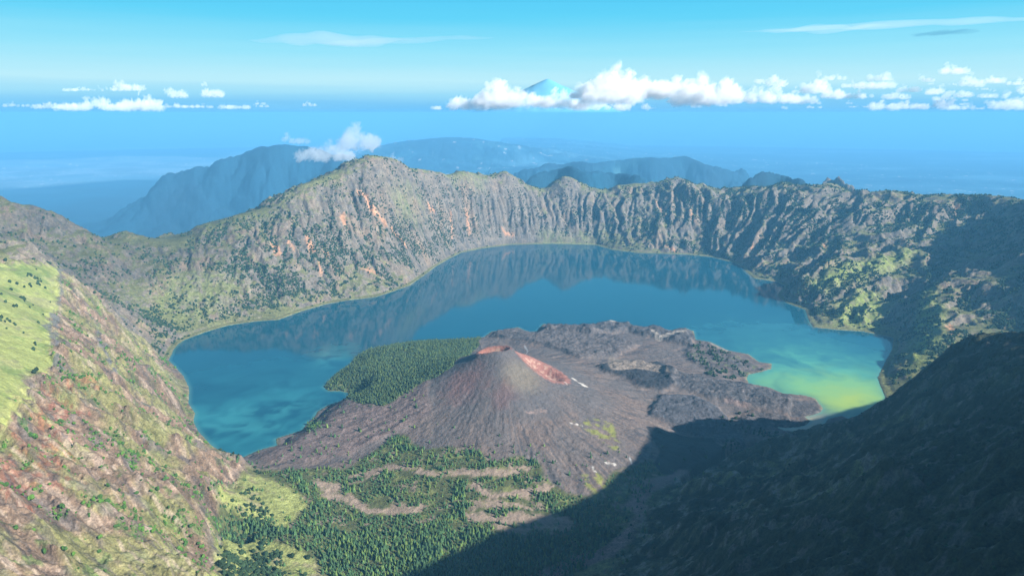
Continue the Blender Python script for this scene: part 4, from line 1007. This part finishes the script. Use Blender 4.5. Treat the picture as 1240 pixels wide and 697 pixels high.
# the thread of smoke from the crater
bx, by = on_ground([(637, 429)])[0]; bz = float(height(np.array([bx]), np.array([by]))[0]); V = []
for i in range(15):
    t = i / 14; r_ = (4 + 7 * t) * (1 - .6 * max(0, t - .8) / .2)
    for q in np.linspace(0, 2 * math.pi, 9)[:-1]: V.append((bx + 10 * math.sin(t * 5) + r_ * math.cos(q), by + r_ * math.sin(q), bz + 4 + t * 62))
Fq = [(i * 8 + k, i * 8 + (k + 1) % 8, (i + 1) * 8 + (k + 1) % 8, (i + 1) * 8 + k) for i in range(14) for k in range(8)]
me = mesh_np('smoke', V, Fq, M_smoke); import bmesh
bm = bmesh.new(); bm.from_mesh(me); bmesh.ops.holes_fill(bm, edges=[e for e in bm.edges if e.is_boundary], sides=0); bmesh.ops.recalc_face_normals(bm, faces=bm.faces); bm.to_mesh(me); bm.free()
tag(link('smoke', me), 'thin thread of white smoke rising from the red crater', 'smoke', kind='stuff')
# the distant volcano above the clouds
D = 214000; x0, y0, z1 = at_y(663, 96, D); GX, GY = np.meshgrid(np.linspace(-14000, 14000, 90), np.linspace(-6000, 6000, 50)); GX = GX * 2.14; GY = GY * 3.2
rr_ = np.hypot(GX, GY * 1.6) / 2.14; re_ = np.hypot(GX, GY * 1.6); zz_ = np.maximum(z1 - .43 * (np.sqrt(re_ ** 2 + 700 ** 2) - 700) - 420 * ridged(GX, GY, 3600, 4, 131) * ss(600, 6000, re_), SEA)
zz_ += np.exp(-(GX / 1000) ** 2 - (GY / 1400) ** 2) * 200
I = (np.arange(49)[:, None] * 90 + np.arange(89)[None]); q = np.stack([I, I + 1, I + 91, I + 90], -1).reshape(-1, 4)
m_, nt_, b_ = new_mat('distant_haze_blue'); b_.inputs['Base Color'].default_value = (.05, .20, .30, 1); b_.inputs['Roughness'].default_value = 1  # stands outside the haze volume, so haze blue is put into its colour
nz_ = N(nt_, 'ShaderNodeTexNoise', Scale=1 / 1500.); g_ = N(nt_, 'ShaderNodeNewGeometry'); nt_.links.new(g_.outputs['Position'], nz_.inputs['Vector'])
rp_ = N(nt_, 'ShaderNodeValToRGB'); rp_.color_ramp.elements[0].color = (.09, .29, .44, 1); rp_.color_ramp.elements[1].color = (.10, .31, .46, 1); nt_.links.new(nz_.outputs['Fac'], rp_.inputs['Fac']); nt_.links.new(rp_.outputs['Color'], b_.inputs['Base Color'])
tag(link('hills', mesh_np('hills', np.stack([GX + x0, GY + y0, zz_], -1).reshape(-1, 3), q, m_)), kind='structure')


# ------------------------------------------------------------------ world, sun, camera
SUN_EL, SUN_AZ = math.radians(30), math.radians(120)        # azimuth clockwise from +y (the view direction)
wd = bpy.data.worlds.new('World'); sc.world = wd; wd.use_nodes = True; nt = wd.node_tree; L = nt.links
bg = nt.nodes['Background']; bg.inputs['Strength'].default_value = .056
sky = N(nt, 'ShaderNodeTexSky', sky_type='NISHITA'); sky.sun_disc = False; sky.sun_elevation = SUN_EL; sky.sun_rotation = SUN_AZ; sky.altitude = 3700; sky.air_density = 1.0; sky.dust_density = .6; sky.ozone_density = 2.0
tcn = N(nt, 'ShaderNodeTexCoord'); sep = N(nt, 'ShaderNodeSeparateXYZ'); L.new(tcn.outputs['Generated'], sep.inputs[0])
ramp = N(nt, 'ShaderNodeValToRGB'); cr = ramp.color_ramp
mr = N(nt, 'ShaderNodeMapRange'); mr.inputs['From Min'].default_value = -.02; mr.inputs['From Max'].default_value = .18
# thin high veil: stretched streaks shift the elevation a little
mp = N(nt, 'ShaderNodeMapping'); mp.inputs['Scale'].default_value = (3, 3, 90); L.new(tcn.outputs['Generated'], mp.inputs['Vector'])
nzw = N(nt, 'ShaderNodeTexNoise', Scale=1.0, Detail=4.0, Roughness=.55); L.new(mp.outputs['Vector'], nzw.inputs['Vector'])
ma = N(nt, 'ShaderNodeMath', operation='MULTIPLY_ADD'); ma.inputs[1].default_value = .016; L.new(nzw.outputs['Fac'], ma.inputs[0])
sb = N(nt, 'ShaderNodeMath', operation='SUBTRACT'); sb.inputs[1].default_value = .008; L.new(sep.outputs['Z'], sb.inputs[0]); L.new(sb.outputs[0], ma.inputs[2])
L.new(ma.outputs[0], mr.inputs['Value']); L.new(mr.outputs['Result'], ramp.inputs['Fac'])
def lin(r, g, b_): return tuple(((v / 255 + .055) / 1.055) ** 2.4 if v > 10 else v / 255 / 12.92 for v in (r, g, b_))
EXPO = 1.27
stops = [(-.02, (112, 192, 245)), (.003, (116, 195, 246)), (.014, (132, 206, 248)), (.026, (160, 224, 250)), (.042, (192, 240, 252)), (.08, (154, 230, 252)), (.125, (100, 213, 250)), (.16, (84, 204, 248))]
while len(cr.elements) < len(stops): cr.elements.new(.5)
for e, (z_, c_) in zip(cr.elements, stops): e.position = (z_ + .02) / .20; e.color = lin(*c_) + (1,)
sclr = N(nt, 'ShaderNodeVectorMath', operation='SCALE'); sclr.inputs['Scale'].default_value = 1 / .056 / 2 ** EXPO; L.new(ramp.outputs['Color'], sclr.inputs[0])
fade = N(nt, 'ShaderNodeMapRange'); fade.inputs['From Min'].default_value = .16; fade.inputs['From Max'].default_value = .5; fade.inputs['To Min'].default_value = 1; fade.inputs['To Max'].default_value = 0; L.new(sep.outputs['Z'], fade.inputs['Value'])
mx = N(nt, 'ShaderNodeMix', data_type='RGBA'); L.new(fade.outputs['Result'], mx.inputs['Factor']); L.new(sky.outputs['Color'], mx.inputs[6]); L.new(sclr.outputs['Vector'], mx.inputs[7]); L.new(mx.outputs[2], bg.inputs['Color'])

sl = bpy.data.lights.new('sun', 'SUN'); sl.energy = 4.9; sl.angle = math.radians(.5); sl.color = (1, .955, .89)
so = bpy.data.objects.new('sun', sl); col.objects.link(so)
from mathutils import Vector
sd_ = Vector((math.sin(SUN_AZ) * math.cos(SUN_EL), math.cos(SUN_AZ) * math.cos(SUN_EL), math.sin(SUN_EL)))
so.rotation_euler = sd_.to_track_quat('Z', 'Y').to_euler()
cam = bpy.data.cameras.new('camera'); cam.sensor_width = 36; cam.lens = 36 * F / 1240; cam.clip_start = 5; cam.clip_end = 400000
co = bpy.data.objects.new('camera', cam); col.objects.link(co); co.location = (0, 0, 0); co.rotation_euler = (math.pi / 2 - PITCH, 0, 0); sc.camera = co
sc.view_settings.view_transform = 'Standard'; sc.view_settings.look = 'None'; sc.view_settings.exposure = EXPO; sc.view_settings.gamma = 1
sc.cycles.use_denoising = True
sc.cycles.max_bounces = 4; sc.cycles.diffuse_bounces = 2; sc.cycles.glossy_bounces = 2; sc.cycles.volume_bounces = 4; sc.cycles.transparent_max_bounces = 8
sc.cycles.use_adaptive_sampling = True
print('script', time.time() - t0)
